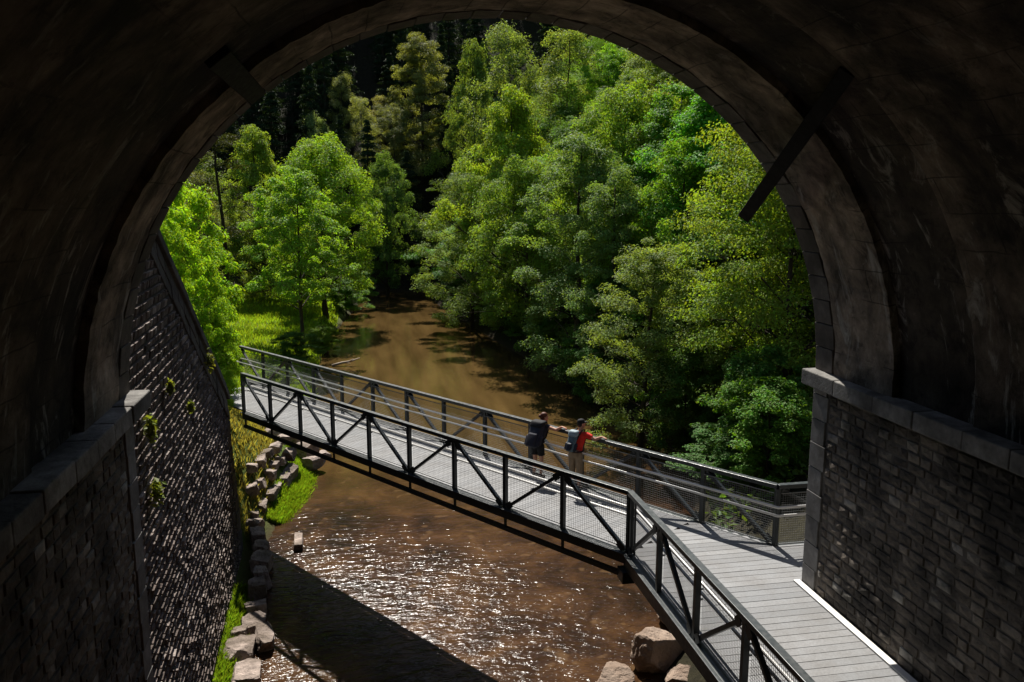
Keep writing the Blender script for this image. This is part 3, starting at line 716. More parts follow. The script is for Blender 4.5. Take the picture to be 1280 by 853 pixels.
def make_tree(seed, H, R, z0, prof, npad, per, padr, flat, leaf, bare=.35, lean=0., trunk_r=.16, up=.9, droop=.25, mat_='leaf', whorl=False, limbs=.5, inner=.35, aspect=.62):
    """returns (trunk mesh, crown mesh) for a tree of height H, crown radius R starting at z0"""
    rng = np.random.RandomState(seed); rr = random.Random(seed)
    tb = MB(); pts = []; x = y = 0.
    nseg = 8
    for i in range(nseg + 1):
        pts.append((x + lean * (i / nseg) ** 1.5, y, H * .96 * i / nseg)); x += rr.uniform(-.12, .12) * H / 14; y += rr.uniform(-.12, .12) * H / 14
    tb.tube(pts, [trunk_r * (1.25 if i == 0 else 1) * (1 - .9 * i / nseg) + .012 for i in range(nseg + 1)], 7)
    def axis(z):
        f = max(0, min(nseg - 1e-4, z / (H * .96) * nseg)); i = int(f); f -= i
        return np.array(pts[i]) * (1 - f) + np.array(pts[i + 1]) * f
    Cs, Ns = [], []
    lob = rng.uniform(0, 6.28, 6); lam = rng.uniform(.05, .16, 6)
    def pad(c, out, pr, n, upw):
        q = rng.normal(size=(n, 3)); q /= np.linalg.norm(q, axis=1, keepdims=True); q *= rng.rand(n, 1) ** .42
        q2 = q * np.array([pr, pr, pr * flat]); rl = np.linalg.norm(q2[:, :2], axis=1)
        q2[:, 2] -= droop * rl * rl / (pr + .01)
        Cs.append(c + q2); Ns.append(np.array([0, 0, upw]) + out * .45 + q * .5 + rng.normal(size=(n, 3)) * .40)
    if whorl:
        for i in range(npad):
            t = (i + rng.rand()) / npad; t = min(max(round(t * 16) / 16 + rng.normal() * .012, 0), 1)
            ang = i * 2.39996 + rng.rand() * .9; rad = prof(t) * R * rng.uniform(.3, 1.05); z = z0 + t * (H - z0); ax = axis(z)
            out = np.array([math.cos(ang), math.sin(ang), 0]); c = np.array([ax[0], ax[1], z - droop * rad * .3]) + out * rad
            pad(c, out, padr * (.35 + prof(t)), int(per * rng.uniform(.6, 1.3)), up)
    else:
        nb = max(8, npad // 5)
        for i in range(nb):
            t = ((i + rng.rand()) / nb) ** .85
            ang = i * 2.39996 + rng.rand() * 1.1
            lump = 1 + sum(lam[k] * math.sin((k + 1) * ang + lob[k] + t * 5 * (k % 3)) for k in range(4))
            lr = R * rng.uniform(.24, .44) * (1.1 - .25 * t)
            rad = max(0., prof(t) * R * lump - lr * .7) * (inner + (1 - inner) * math.sqrt(rng.rand()) if i % 4 else .35)
            z = z0 + lr * .4 + t * (H - z0 - lr * .9); ax = axis(z)
            out0 = np.array([math.cos(ang), math.sin(ang), 0]); bc = np.array([ax[0], ax[1], z]) + out0 * rad
            for j in range(6):
                d = rng.normal(size=3); d[2] = abs(d[2]) * .9 - .25; d += out0 * .55; d /= np.linalg.norm(d)
                c = bc + d * np.array([lr, lr, lr * .95]) * rng.uniform(.6, 1.1)
                pad(c, d * np.array([1, 1, .3]), padr * rng.uniform(.55, 1.15), int(per * rng.uniform(.55, 1.25)), up)
            if rad > .1 * R and rr.random() < limbs + .3:
                zs = max(z - rad * rr.uniform(.35, .8), H * .12); a0 = axis(zs)
                midp = (a0 * .5 + bc * .5) + np.array([0, 0, rr.uniform(-.02, .12) * rad])
                lw = max(.02, trunk_r * .42 * (1 - zs / H))
                tb.tube([tuple(a0), tuple(midp), tuple(bc)], [lw, lw * .75, lw * .35], 5, cap=False)
                for _ in range(3):
                    e = bc + rng.normal(size=3) * lr * .6 + out0 * lr * .5
                    tb.tube([tuple(midp * .4 + bc * .6), tuple(e)], [lw * .4, lw * .12], 4, cap=False)
    tm = tb.mesh('trunk', M['bark'], True)
    cm = leaves_mesh('crown', np.concatenate(Cs), np.concatenate(Ns), leaf, rng, aspect, mat_)
    return tm, cm
dome = lambda t: max(0., (1 - (abs(t - .42) / .60) ** 2.2)) ** .6 if t > .42 else (.62 + .38 * math.sin(t / .42 * math.pi / 2))
oval = lambda t: max(.03, math.sin(math.pi * min(1, (t * .9 + .12))) ** .75)
cone = lambda t: max(.03, (1 - t) ** .85 * min(1, .5 + t * 3))
alder = lambda t: max(.05, (1 - t ** 2.7) ** .7) * (.78 + .22 * min(1, t * 4))
tall = lambda t: max(.04, math.sin(math.pi * (t * .86 + .10)) ** .6)
PR = {}
for nm, args in {
    'broad_a': (1, 10, 4.2, .5, dome, 215, 220, .76, .58, .150, .35, 0., .17),
    'broad_b': (2, 10, 4.0, .4, oval, 180, 230, .72, .58, .150, .35, .3, .17),
    'broad_c': (3, 10, 4.4, .3, dome, 185, 230, .72, .55, .150, .35, -.3, .17),
    'alder_a': (4, 10, 3.2, .1, alder, 200, 235, .55, .58, .105, .3, 0., .13),
    'alder_b': (5, 10, 3.4, .1, dome, 200, 235, .55, .58, .105, .3, .3, .13),
    'alder_c': (6, 10, 3.0, .2, alder, 200, 235, .55, .58, .105, .3, -.2, .12),
    'spread_a': (7, 10, 4.6, .4, dome, 170, 200, .95, .34, .140, .35, .5, .16),
    'spread_b': (8, 10, 4.8, .3, dome, 170, 200, .95, .34, .140, .35, -.6, .16),
    'maple': (9, 10, 3.6, 1.9, dome, 175, 175, .58, .48, .155, .35, .1, .12),
    'birch_a': (10, 10, 2.2, 1.6, tall, 130, 150, .5, .9, .10, .35, .25, .075),
    'birch_b': (13, 10, 2.0, 1.8, tall, 120, 150, .5, .9, .10, .35, -.2, .075),
    'bush': (14, 5, 2.6, .05, dome, 110, 220, .5, .55, .13, .35, 0., .05),
}.items():
    PR[nm] = make_tree(*args, droop=.22 if nm.startswith('spread') else .12)
PR['spruce_a'] = make_tree(20, 10, 2.0, .5, cone, 190, 70, .55, .22, .20, trunk_r=.14, mat_='needle', whorl=True, droop=.5, limbs=.3, inner=.3, aspect=.3)
PR['spruce_b'] = make_tree(21, 10, 1.7, .8, cone, 170, 70, .5, .22, .20, trunk_r=.13, mat_='needle', whorl=True, droop=.5, limbs=.3, inner=.3, aspect=.3)
PR['pine'] = make_tree(22, 10, 1.6, 3.2, tall, 60, 70, .5, .5, .14, trunk_r=.11, mat_='needle', limbs=.8, aspect=.35)
NAMES = {'broad': 'broadleaf_tree', 'alder': 'alder_tree', 'spread': 'oak_tree', 'maple': 'maple_tree', 'birch': 'birch_tree', 'bush': 'bush', 'spruce': 'spruce_tree', 'pine': 'pine_tree'}
PROTO_R = {'broad_a': 4.2, 'broad_b': 4.0, 'broad_c': 4.4, 'alder_a': 3.2, 'alder_b': 3.4, 'alder_c': 3., 'spread_a': 4.6, 'spread_b': 4.8, 'maple': 3.6, 'birch_a': 2.2, 'birch_b': 2., 'bush': 2.6, 'spruce_a': 2., 'spruce_b': 1.7, 'pine': 1.6}
PROTO_H = {k: 10. for k in PROTO_R}; PROTO_H['bush'] = 5.
def tree(kind, x, y, top, rad, col, label, group=None, bark=(.05, .04, .032), rz=None, base=None):
    z = hz(x, y) - .1 if base is None else base
    sz = (top - z) / PROTO_H[kind]; sxy = rad / PROTO_R[kind]
    k = kind.split('_')[0]
    r = empty(NAMES[k], (x, y, z), rnd.uniform(0, 6.28) if rz is None else rz); r.scale = (sxy, sxy, sz)
    tag(r, label, 'bush' if k == 'bush' else 'tree', group)
    t = link('trunk', PR[kind][0], None, r); t.color = rgb(bark)
    c = link('crown', PR[kind][1], None, r); c.color = rgb(col)
    return r
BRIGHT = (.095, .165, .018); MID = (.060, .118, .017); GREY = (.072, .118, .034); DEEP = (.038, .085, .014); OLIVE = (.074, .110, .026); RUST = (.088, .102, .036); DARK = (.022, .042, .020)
# left bank
tree('maple', -4.2, 63.5, 8.8, 4.3, BRIGHT, 'slender bright green maple with thin trunk on the grassy bank beyond the bridge end')
tree('broad_a', -3.0, 79, 12.2, 5.9, (.105, .17, .018), 'large round yellow-green tree directly behind the slender maple on the left bank')
tree('pine', -10.9, 74, 14.5, 3.2, (.06, .07, .022), 'tall pine with a bare straight dark trunk at the left of the meadow', bark=(.030, .022, .017))
tree('alder_c', -14.5, 84, 12.5, 4.5, OLIVE, 'olive brown tree behind the tall bare pine trunk, left of the meadow')
tree('broad_b', -9.5, 90, 13.3, 5.0, (.10, .145, .025), 'bright crowned tree behind the meadow, between the pine and the large round tree')
tree('alder_b', -19, 88, 12, 5, (.085, .095, .03), 'brownish tree farthest left at the meadow edge')
tree('alder_a', -6.3, 86, 6.0, 4.0, (.08, .095, .028), 'low dull green tree at the back of the meadow behind the maple')
tree('birch_a', -13.2, 78, 9., 2.2, RUST, 'thin dull-leaved tree beside the pine trunk')
LIME = (.12, .20, .012)
for (x, y, tp_, r_, bs, lb) in ((-6.9, 33.0, 7.9, 2.3, 1.0, 'tallest lime green shrub behind the retaining wall, reaching up to the arch'), (-5.75, 26.6, 6.8, 1.35, 1.8, 'lime green shrub pressed against the upper part of the sloping wall coping'),
                    (-5.9, 30.6, 5.4, 1.6, .3, 'bright shrub behind the middle of the sloping wall coping'), (-5.25, 29.9, 3.4, 1.15, -.2, 'lime green shrub just left of the bridge end, above the wall'),
                    (-5.0, 30.3, 2.0, .85, -.2, 'small leafy shrub hanging over the end post of the bridge railing'), (-4.78, 29.5, 1.5, .75, -.3, 'low leafy shrub filling the corner between the wall end and the bridge end'), (-8.2, 37, 8.2, 2.5, 0., 'fresh green shrub farther behind the tallest shrub'), (-6.6, 36.5, 3.6, 1.7, -.6, 'leafy shrub between the wall shrubs and the meadow')):
    tree('bush', x, y, tp_, r_, LIME, lb, 'lime green shrubs behind the retaining wall', base=bs)
tree('bush', -4.6, 47.5, -2.2, 1.3, (.06, .10, .015), 'low dark bush on the river edge just beyond the bridge end')
tree('bush', -4.3, 58, -2.0, 1.9, (.05, .09, .014), 'low bush in shade at the foot of the slender maple')
tree('bush', -2.9, 66, -2.8, 1.6, (.10, .15, .016), 'low bright bush at the water edge behind the maple trunk')
# right bank, nearest rows
tree('alder_a', 13.9, 52.5, 10.9, 5.4, GREY, 'big grey-green alder leaning over the river, tallest on the right bank')
tree('alder_b', 13.3, 37.5, 5.0, 3.8, (.085, .12, .035), 'fine-leaved grey-green tree overhanging the water just above the two hikers')
tree('spread_a', 17.2, 31.5, 9.8, 4.6, (.088, .135, .018), 'yellowish oak with spreading bare limbs right beside the right pier')
tree('spread_b', 18.8, 33.5, 12.5, 4.6, (.095, .135, .017), 'golden green oak high above, under the slanting timber beam')
tree('bush', 14.2, 26.5, .9, 2.3, (.055, .115, .014), 'glossy green bush behind the railing corner at the right pier')
tree('bush', 15.5, 29.5, 1.5, 2.4, (.04, .09, .014), 'dark green bush below the yellowish oak')
tree('bush', 14.8, 35.5, .4, 2.3, (.04, .08, .015), 'dark bush at the waterline below the fine-leaved tree')
tree('broad_c', 17.9, 45, 9.8, 4.0, (.075, .14, .015), 'fresh green dense tree in the middle of the right slope behind the fine-leaved tree')
tree('alder_c', 14.6, 46.5, 8.4, 3.6, GREY, 'pale grey-green tree between the big alder and the dense green tree')
tree('broad_b', 14.0, 46.5, 2.5, 3.2, DEEP, 'deep green low tree hanging over the water right of the big alder')
tree('broad_a', 12.6, 62, 9.6, 4.6, (.08, .13, .02), 'mid green tree left of and behind the big alder')
tree('alder_b', 10.2, 75, 9.2, 5.0, (.08, .12, .032), 'rounded grey-green tree at the far bend of the river')
tree('spread_b', 12.4, 68, 2.5, 3.6, (.09, .135, .02), 'low spreading tree with tips touching the river at the bend')
tree('broad_b', 13.4, 70, 15.2, 5.4, (.105, .155, .02), 'tall bright tree rising above the centre of the right bank')
tree('broad_a', 18.7, 58, 14.6, 5.0, (.085, .14, .018), 'broad green tree high on the slope at the middle of the view')
tree('broad_c', 24.2, 56, 17.2, 5.0, (.105, .15, .016), 'sunlit green tree close under the right curve of the arch')
tree('alder_a', 26.0, 70, 20.5, 5.2, OLIVE, 'olive tree at the skyline under the right of the arch crown')
tree('birch_a', 18.4, 99, 26, 4.8, (.085, .12, .036), 'pale birch with a thin visible trunk at the top centre of the slope')
tree('birch_b', 23.2, 94, 25.5, 4.8, (.09, .125, .034), 'second pale birch standing to the right of the top centre birch')
tree('alder_c', 9.9, 124, 29, 6.2, RUST, 'dull olive tall tree on the far slope, catching light at its left edge')
tree('alder_b', 5.6, 118, 19, 5.0, (.08, .095, .04), 'dull green tree below the tall olive tree on the far slope')
tree('broad_b', 15.5, 108, 25, 5.0, OLIVE, 'olive round tree left of the pale birches near the top')
tree('broad_c', 3.5, 101, 11.5, 4.6, (.06, .105, .028), 'green tree behind the bend, right of the large round tree')
tree('birch_b', 1.5, 121, 20.5, 2.8, (.11, .13, .05), 'pale young tree standing out among dark spruces on the far slope')
tree('birch_a', -4.5, 117, 17.5, 2.6, (.085, .12, .05), 'small pale green tree low on the dark far slope at the left')
tree('birch_a', -1.5, 126, 24, 2.6, (.10, .12, .05), 'narrow pale tree above the others on the dark far slope')
tree('birch_b', 4.4, 127, 21.5, 2.8, (.12, .125, .05), 'yellowish young tree on the dark far slope, nearest the tall olive tree')
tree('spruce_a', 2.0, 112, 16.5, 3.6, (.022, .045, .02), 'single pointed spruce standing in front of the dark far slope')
for i, (y, off) in enumerate(((29, .2), (32.5, .4), (37, -.2), (40.5, -.4), (44, -.3), (48, -.2), (52, -.1), (56, 0), (60, -.2), (64, -.2), (68, 0), (72, 0), (76, .2), (81, .2), (86, .3), (92, .2), (97, .2))):
    x = float(np.interp(y, XR[:, 0], XR[:, 1])) + off + 1.7
    tree('bush', x, y, -5 + rnd.uniform(2.2, 3.8), rnd.uniform(1.9, 2.7), rnd.choice([MID, DEEP, (.06, .10, .022)]), 'leafy bush overhanging the water along the foot of the wooded right bank', 'waterside bushes on the right bank')
for (x, y, lb) in ((-1.2, 86, 'bush at the water edge where the left bank nears the river bend'), (-.6, 92, 'bush at the inside of the river bend, farthest up the left bank'), (-3.5, 93, 'bush behind the grass below the large round tree')):
    tree('bush', x, y, -5 + rnd.uniform(3.6, 4.4), 2.6, MID, lb)
# filling the woods behind
def too_close(x, y, lst, d): return any((x - a) ** 2 + (y - b) ** 2 < d * d for a, b in lst)
fr = random.Random(5); placed = [(o.location.x, o.location.y) for o in S.objects if o.type == 'EMPTY' and o.get('category') == 'tree']
cnt = 0
kinds = ['broad_a', 'broad_b', 'broad_c', 'alder_a', 'alder_b', 'broad_c', 'spread_b', 'spread_a']
cols = [MID, (.085, .14, .018), GREY, (.075, .12, .022), OLIVE, BRIGHT, DEEP]
for tr in range(6000):
    y = fr.uniform(34, 108); x = fr.uniform(9, .60 * y + 4)
    dr = x - np.interp(y, XR[:, 0], XR[:, 1])
    if dr < 2.6 or dr > 42 or too_close(x, y, placed, 3.4 + .016 * y): continue
    placed.append((x, y)); cnt += 1
    h = fr.uniform(9, 14) if dr > 4 else fr.uniform(7, 10)
    row = 'along the foot of the slope' if dr < 8 else 'up the slope'
    kd = fr.choice(kinds); cl = tuple(v * fr.uniform(.85, 1.2) for v in fr.choice(cols))
    tree(kd, x, y, hz(x, y) + h, fr.uniform(4.3, 5.9), cl, 'leafy green tree among the mixed woods covering the right-hand slope', 'mixed woods on the right slope')
    if cnt > 100: break
placed2 = []
for tr in range(5000):
    y = fr.uniform(109, 190); x = fr.uniform(-.46 * y, .40 * y)
    if too_close(x, y, placed2, 4.6) or too_close(x, y, placed, 3.5): continue
    placed2.append((x, y))
    h = fr.uniform(12, 19)
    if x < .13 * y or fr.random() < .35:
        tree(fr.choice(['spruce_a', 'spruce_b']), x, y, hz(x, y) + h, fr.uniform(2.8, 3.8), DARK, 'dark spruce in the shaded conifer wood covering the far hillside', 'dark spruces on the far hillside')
    else:
        tree(fr.choice(kinds), x, y, hz(x, y) + h * .85, fr.uniform(3.8, 5.), fr.choice([OLIVE, GREY, MID]), 'leafy tree high on the far slope beneath the arch crown', 'leafy trees high on the far slope')
    if len(placed2) > 185: break
for i in range(26):        # meadow edge, left
    x = fr.uniform(-46, -8); y = fr.uniform(94, 106) if x > -22 else fr.uniform(60, 104)
    if too_close(x, y, placed, 4.2) or x < -.5 * y: continue
    placed.append((x, y))
    tree(fr.choice(kinds), x, y, hz(x, y) + fr.uniform(9, 13), fr.uniform(3.5, 5), fr.choice([OLIVE, MID, (.09, .12, .03)]), 'leafy tree in the wood edge behind the left meadow', 'wood edge behind the left meadow')

# ------------------------------------------------------------------ grass and ground cover (stuff)
def scatter(name, n, xr_, yr_, keep, hgt, wid, col, seed, m='grass', leafy=False, kind_cat='grass'):
    rng = np.random.RandomState(seed)
    x = rng.uniform(*xr_, n * 3); y = rng.uniform(*yr_, n * 3)
    k = keep(x, y); x, y = x[k][:n], y[k][:n]; z = height(x, y); n = len(x)
    if leafy:
        C = np.stack([x, y, z + rng.uniform(.05, hgt, n)], 1); Nn = np.array([0, 0, 1.]) + rng.normal(size=(n, 3)) * .5
        me = leaves_mesh(name, C, Nn, wid, rng, .6, m)
    else:
        h = hgt * rng.uniform(.5, 1.3, n); a = rng.uniform(0, 6.28, n); w = wid * rng.uniform(.6, 1.3, n)
        dx, dy = np.cos(a) * w, np.sin(a) * w; lx, ly = rng.normal(size=n) * h * .35, rng.normal(size=n) * h * .35
        P = np.stack([np.stack([x - dx, y - dy, z - .03], 1), np.stack([x + dx, y + dy, z - .03], 1),
                      np.stack([x + dx * .5 + lx * .5, y + dy * .5 + ly * .5, z + h * .65], 1), np.stack([x + lx, y + ly, z + h], 1)], 1).reshape(-1, 3)
        me = mesh_np(name, P, np.arange(n * 4).reshape(n, 4), M[m])
    o = link(name, me, None); o.color = rgb(col); return tag(o, kind='stuff')
xl_ = lambda y: np.interp(y, XL[:, 0], XL[:, 1]); xr__ = lambda y: np.interp(y, XR[:, 0], XR[:, 1])
scatter('meadow_grass', 70000, (-30, -2), (43, 92), lambda x, y: (x < xl_(y) - .3), .38, .035, (.125, .19, .018), 1)
scatter('bank_grass', 22000, (-3.6, -1.9), (31, 39), lambda x, y: (x < xl_(y) + .1 - .5 * np.abs(np.sin(x * 37.7 + y * 51.3))) & (x > xl_(y) - 1.2 + .6 * np.abs(np.sin(y * 77.1))), .20, .02, (.085, .14, .014), 2)
scatter('bank_grass', 10000, (-4.0, -3.1), (15, 25.5), lambda x, y: (x < xl_(y) - .35), .24, .022, (.075, .125, .014), 3)
scatter('dry_grass', 9000, (-7, -3.6), (29, 41), lambda x, y: (x < xl_(y) - .8), .22, .025, (.13, .12, .045), 4)
scatter('riverside_grass', 9000, (-6, -1.9), (39, 50), lambda x, y: (x < xl_(y) - .15), .5, .04, (.08, .13, .014), 5)
scatter('undergrowth', 60000, (7, 55), (24, 110), lambda x, y: (x > xr__(y) + .6) & (x < .62 * y + 4), .9, .34, (.035, .06, .012), 6, 'leaf', True)

# driftwood at the water edge, upstream of the bridge
dw = MB(); dw.tube([(-1.0, 0, .02), (-.3, .1, .18), (.4, .0, .3), (1.0, .15, .5)], [.10, .09, .07, .03], 7).tube([(.2, .03, .26), (.5, -.3, .5), (.6, -.5, .55)], [.05, .035, .015], 5).tube([(-.2, .08, .18), (0, .35, .1), (.3, .6, .02)], [.05, .04, .02], 5)
M['drift'] = flat_mat('bleached_wood', (.36, .29, .22), .85, 12)
o = dw.build('driftwood', M['drift'], smooth=True); o.location = (-1.0, 60.5, -4.95); tag(o, 'bleached forked driftwood branch lying at the left water edge below the dark bush', 'driftwood')
# plants in the wall joints
rng = np.random.RandomState(9)
for (y, z, r, lb) in ((16.3, 2.9, .28, 'small yellow-green plant rooted in the retaining wall just above the left cornice end'), (16.2, 1.7, .26, 'small plant hanging on the retaining wall just below the left cornice end'), (18.6, 3.2, .16, 'tiny tuft of leaves high in the middle of the retaining wall'), (20.8, 2.2, .14, 'tiny tuft on the retaining wall close to its sloping border'), (24.6, 2.6, .28, 'leafy tuft growing over the coping of the retaining wall')):
    n = 105; q = rng.normal(size=(n, 3)) * np.array([.20, .32, .48]) * r * .85
    me = leaves_mesh('wall_plant', q + np.array([.12, 0, 0]), rng.normal(size=(n, 3)) * .6 + np.array([.5, 0, .8]), .15, rng)
    o = link('wall_plant', me, None); o.color = rgb((.075, .09, .02)); o.location = (wx(y, z) + .05, y, z); tag(o, lb, 'plant')

# ------------------------------------------------------------------ people
def remesh(name, mb, vox, m, parent, smooth_it=4):
    me = mb.mesh(name, m, True); o = link(name, me, None, parent)
    r = o.modifiers.new('Remesh', 'REMESH'); r.mode = 'VOXEL'; r.voxel_size = vox; r.use_smooth_shade = True
    s = o.modifiers.new('Smooth', 'SMOOTH'); s.factor = .5; s.iterations = smooth_it
    dg = bpy.context.evaluated_depsgraph_get()
    nm = bpy.data.meshes.new_from_object(o.evaluated_get(dg)); o.modifiers.clear(); o.data = nm
    nm.polygons.foreach_set('use_smooth', [True] * len(nm.polygons))
    if len(nm.materials) == 0: nm.materials.append(m)
    return o
def V(*a): return Vector(a)
def person_build(root, P, skin):
    """P: joints in local metres (x right, y forward, z up)"""
    b = MB(); w = P['w']
    tor = []
    for c, rx, ry in ((P['pel'] + V(0, 0, -.10), .150 * w, .105), (P['pel'], .168 * w, .115), (P['waist'], .140 * w, .095), (P['chest'], .170 * w, .115), (P['sh'], .165 * w, .085), (P['neck'], .062, .062)):
        tor.append((c, (rx, 0, 0), (0, ry, 0)))
    b.loft(tor)
    b.tube([P['neck'] - V(0, 0, .04), P['head'] - V(0, .02, .06)], [.058, .052], 10)
    h = P['head']
    fd = P['look']; fr_ = V(fd.y, -fd.x, 0)
    rings = []
    for z, rx, ry, off in ((-.125, .03, .035, .045), (-.10, .05, .06, .03), (-.06, .062, .08, .015), (0, .072, .095, 0), (.05, .073, .097, -.005), (.09, .058, .08, -.008), (.115, .03, .045, -.01)):
        rings.append((h + fd * off + V(0, 0, z), fr_ * rx, fd * ry))
    b.loft(rings)
    b.tube([h + fd * .085 + V(0, 0, .025), h + fd * .115 + V(0, 0, -.02)], [.010, .016], 6)      # nose
    b.tube([h + fd * .070 - fr_ * .025 + V(0, 0, -.062), h + fd * .070 + fr_ * .025 + V(0, 0, -.062)], [.012, .012], 6)   # mouth
    for s in (-1, 1):
        b.ball(h + fr_ * (.075 * s) + V(0, 0, -.005), .014, .024, .032)
        sh, el, wr, hd = P['arm'][s]
        b.tube([sh - V(s * .03, 0, 0), sh, sh.lerp(el, .5), el, el.lerp(wr, .35), wr], [.05, .056, .046, .040, .041, .028], 10)
        d = (hd - wr).normalized(); up_ = V(0, 0, 1); sd = d.cross(up_).normalized(); pn = sd.cross(d).normalized()
        pl = wr + d * .085
        b.loft([(wr, sd * .024, pn * .018), (wr + d * .035, sd * .036, pn * .016), (pl, sd * .040, pn * .013)])
        for kf, (off, ln) in enumerate(((-.030, .062), (-.010, .075), (.010, .072), (.030, .055))):
            p0 = pl + sd * off - d * .012
            p1 = p0 + d * (ln * .55) - pn * .004; p2 = p0 + d * (ln * .85) - pn * .022; p3 = p2 - pn * .022 + d * .006
            b.tube([p0, p1, p2, p3], [.0095, .009, .0085, .007], 6)
        t0 = wr + d * .025 + sd * (.03 * -s); b.tube([t0, t0 + d * .03 + sd * (.028 * -s) - pn * .01, t0 + d * .058 + sd * (.032 * -s) - pn * .028], [.012, .011, .008], 6)
        hp, kn, an = P['leg'][s]
        b.tube([hp + V(0, 0, .05), hp, hp.lerp(kn, .5), kn, kn.lerp(an, .35), an, an - V(0, 0, .05)], [.075, .085, .070, .053, .057, .037, .035], 10)
        b.tube([an - V(0, .035, .045), an + V(0, .06, -.05), an + V(0, .15, -.062)], [.036, .036, .026], 8)
    body = remesh('body', b, .009, skin, root)
    return body
def eyes(root, P, m):
    h, fd = P['head'], P['look']; fr_ = V(fd.y, -fd.x, 0); e = MB()
    for s in (-1, 1): e.ball(h + fd * .088 + fr_ * (.030 * s) + V(0, 0, .018), .010, .010, .007)
    e.build('eyes', m, root, True)
def shoes(root, P, m):
    for s in (-1, 1):
        an = P['leg'][s][2]; q = MB()
        q.tube([an + V(0, -.05, -.045), an + V(0, .02, -.04), an + V(0, .10, -.052), an + V(0, .185, -.062)], [.044, .052, .050, .034], 10)
        q.tube([an + V(0, -.01, .045), an + V(0, -.01, -.03)], [.05, .052], 10)
        remesh('shoe', q, .011, m, root, 3)
def legs_cloth(root, P, m, name, to, r_end):
    q = MB(); w = P['w']
    q.loft([(P['pel'] + V(0, 0, -.12), (.162 * w, 0, 0), (0, .118, 0)), (P['pel'], (.180 * w, 0, 0), (0, .128, 0)), (P['pel'] + V(0, .01, .10), (.160 * w, 0, 0), (0, .11, 0))])
    for s in (-1, 1):
        hp, kn, an = P['leg'][s]; e = hp.lerp(kn, to) if to <= 1 else kn.lerp(an, to - 1)
        pts = [hp + V(0, 0, .05), hp, hp.lerp(kn, .5)] + ([kn] if to > 1 else []) + [e]
        rr = [.092, .102, .094] + ([.084] if to > 1 else []) + [r_end]
        if to <= .5: pts = [hp + V(0, 0, .05), hp, e]; rr = [.092, .104, r_end]
        q.tube(pts, rr, 12)
    return remesh(name, q, .012, m, root, 3)
def shirt(root, P, m, name, sleeve=.62):
    q = MB(); w = P['w']
    q.loft([(P['pel'] + V(0, 0, .03), (.186 * w, 0, 0), (0, .134, 0)), (P['waist'], (.165 * w, 0, 0), (0, .118, 0)), (P['chest'], (.190 * w, 0, 0), (0, .134, 0)), (P['sh'] + V(0, 0, .01), (.178 * w, 0, 0), (0, .102, 0)), (P['neck'] + V(0, 0, -.02), (.08, 0, 0), (0, .08, 0))])
    for s in (-1, 1):
        if sleeve <= 0: continue
        sh, el, wr, hd = P['arm'][s]
        q.tube([sh - V(s * .05, 0, 0), sh + V(0, 0, .004), sh.lerp(el, sleeve)], [.068, .076, .070], 12)
    return remesh(name, q, .012, m, root, 3)
def backpack(base, rz, P, size, cols, label, dx=0.):
    """worn pack: body, lid, side pockets, straps, hip belt"""
    root = empty('backpack', base, rz); tag(root, label, 'backpack')
    w, d, h = size; c = (P['waist'] + P['chest']) / 2 + V(dx, -.14 - d / 2, .02)
    def tilt(z): return (P['chest'] - P['waist']).y / max(.1, (P['chest'] - P['waist']).z) * z
    def blk(x0, x1, y0, y1, z0, z1, bev, m, name, par):
        mb = MB(); cc = c
        mb.hexa([cc + V(x, y + tilt(z), z) for z in (z0, z1) for (x, y) in ((x0, y0), (x1, y0), (x1, y1), (x0, y1))])
        o = mb.build(name, m, par, True, bevel=bev); o.modifiers['Bevel'].segments = 4; return o
    body = blk(-w / 2, w / 2, -d / 2, d / 2, -h / 2, h / 2, .06, cols[0], 'pack_body', root)
    blk(-w / 2 - .01, w / 2 + .01, -d / 2 - .02, d / 2 - .01, h / 2 - .05, h / 2 + .10, .05, cols[1], 'lid', root)
    blk(-w / 2 + .05, w / 2 - .05, -d / 2 - .07, -d / 2 + .02, -h / 2 + .05, h / 2 - .18, .03, cols[2], 'front_pocket', root)
    for s in (-1, 1): blk(s * w / 2 - .045, s * w / 2 + .045, -d / 2 + .03, d / 2 - .03, -h / 2 + .03, 0., .025, cols[2], 'side_pocket', root)
    for s in (-1, 1):
        mb = MB(); sx = s * .10
        sh = P['sh']; ch = P['chest']
        mb.tube([c + V(sx, d / 2, h / 2 - .12 + 0), sh + V(sx, -.07, .085), sh + V(sx, .04, .095), ch + V(sx * 1.25, .145, .02), P['waist'] + V(sx * 1.5, .08, .02), c + V(s * w / 2 * .9, d / 2, -h / 2 + .12)], .019, 8)
        mb.build('shoulder_strap', cols[3], root, True)
    q = MB(); pe = P['pel'] + V(0, 0, .06); ring = [pe + V(.195 * P['w'] * math.cos(a), .145 * math.sin(a), 0) for a in np.linspace(-math.pi / 2, 1.5 * math.pi, 24)]
    q.tube(ring, .02, 6, False); q.build('hip_belt', cols[3], root, True)
    return root
skin = flat_mat('skin', (.52, .27, .18), .55, 8, .08); darkm = flat_mat('dark_eye', (.02, .015, .012), .3)
red = flat_mat('red_cotton', (.75, .035, .022), .8, 14, .15); khaki = flat_mat('khaki_cotton', (.27, .20, .13), .85, 14, .15); black = flat_mat('black_cloth', (.012, .012, .014), .8); navy = flat_mat('navy_nylon', (.018, .022, .036), .6); slate = flat_mat('slate_nylon', (.10, .15, .18), .6); paleb = flat_mat('pale_blue_nylon', (.26, .33, .36), .6)
hair_b = flat_mat('auburn_hair', (.11, .035, .016), .6, 30, .4); hair_d = flat_mat('dark_hair', (.018, .014, .012), .6, 30, .3); shoe_m = flat_mat('brown_boot', (.05, .032, .022), .7); sock = flat_mat('grey_sock', (.35, .33, .31), .9); dgrey = flat_mat('charcoal_vest', (.03, .03, .04), .85)
rz_p = math.atan2(-Bn.x, Bn.y) + R_(9)
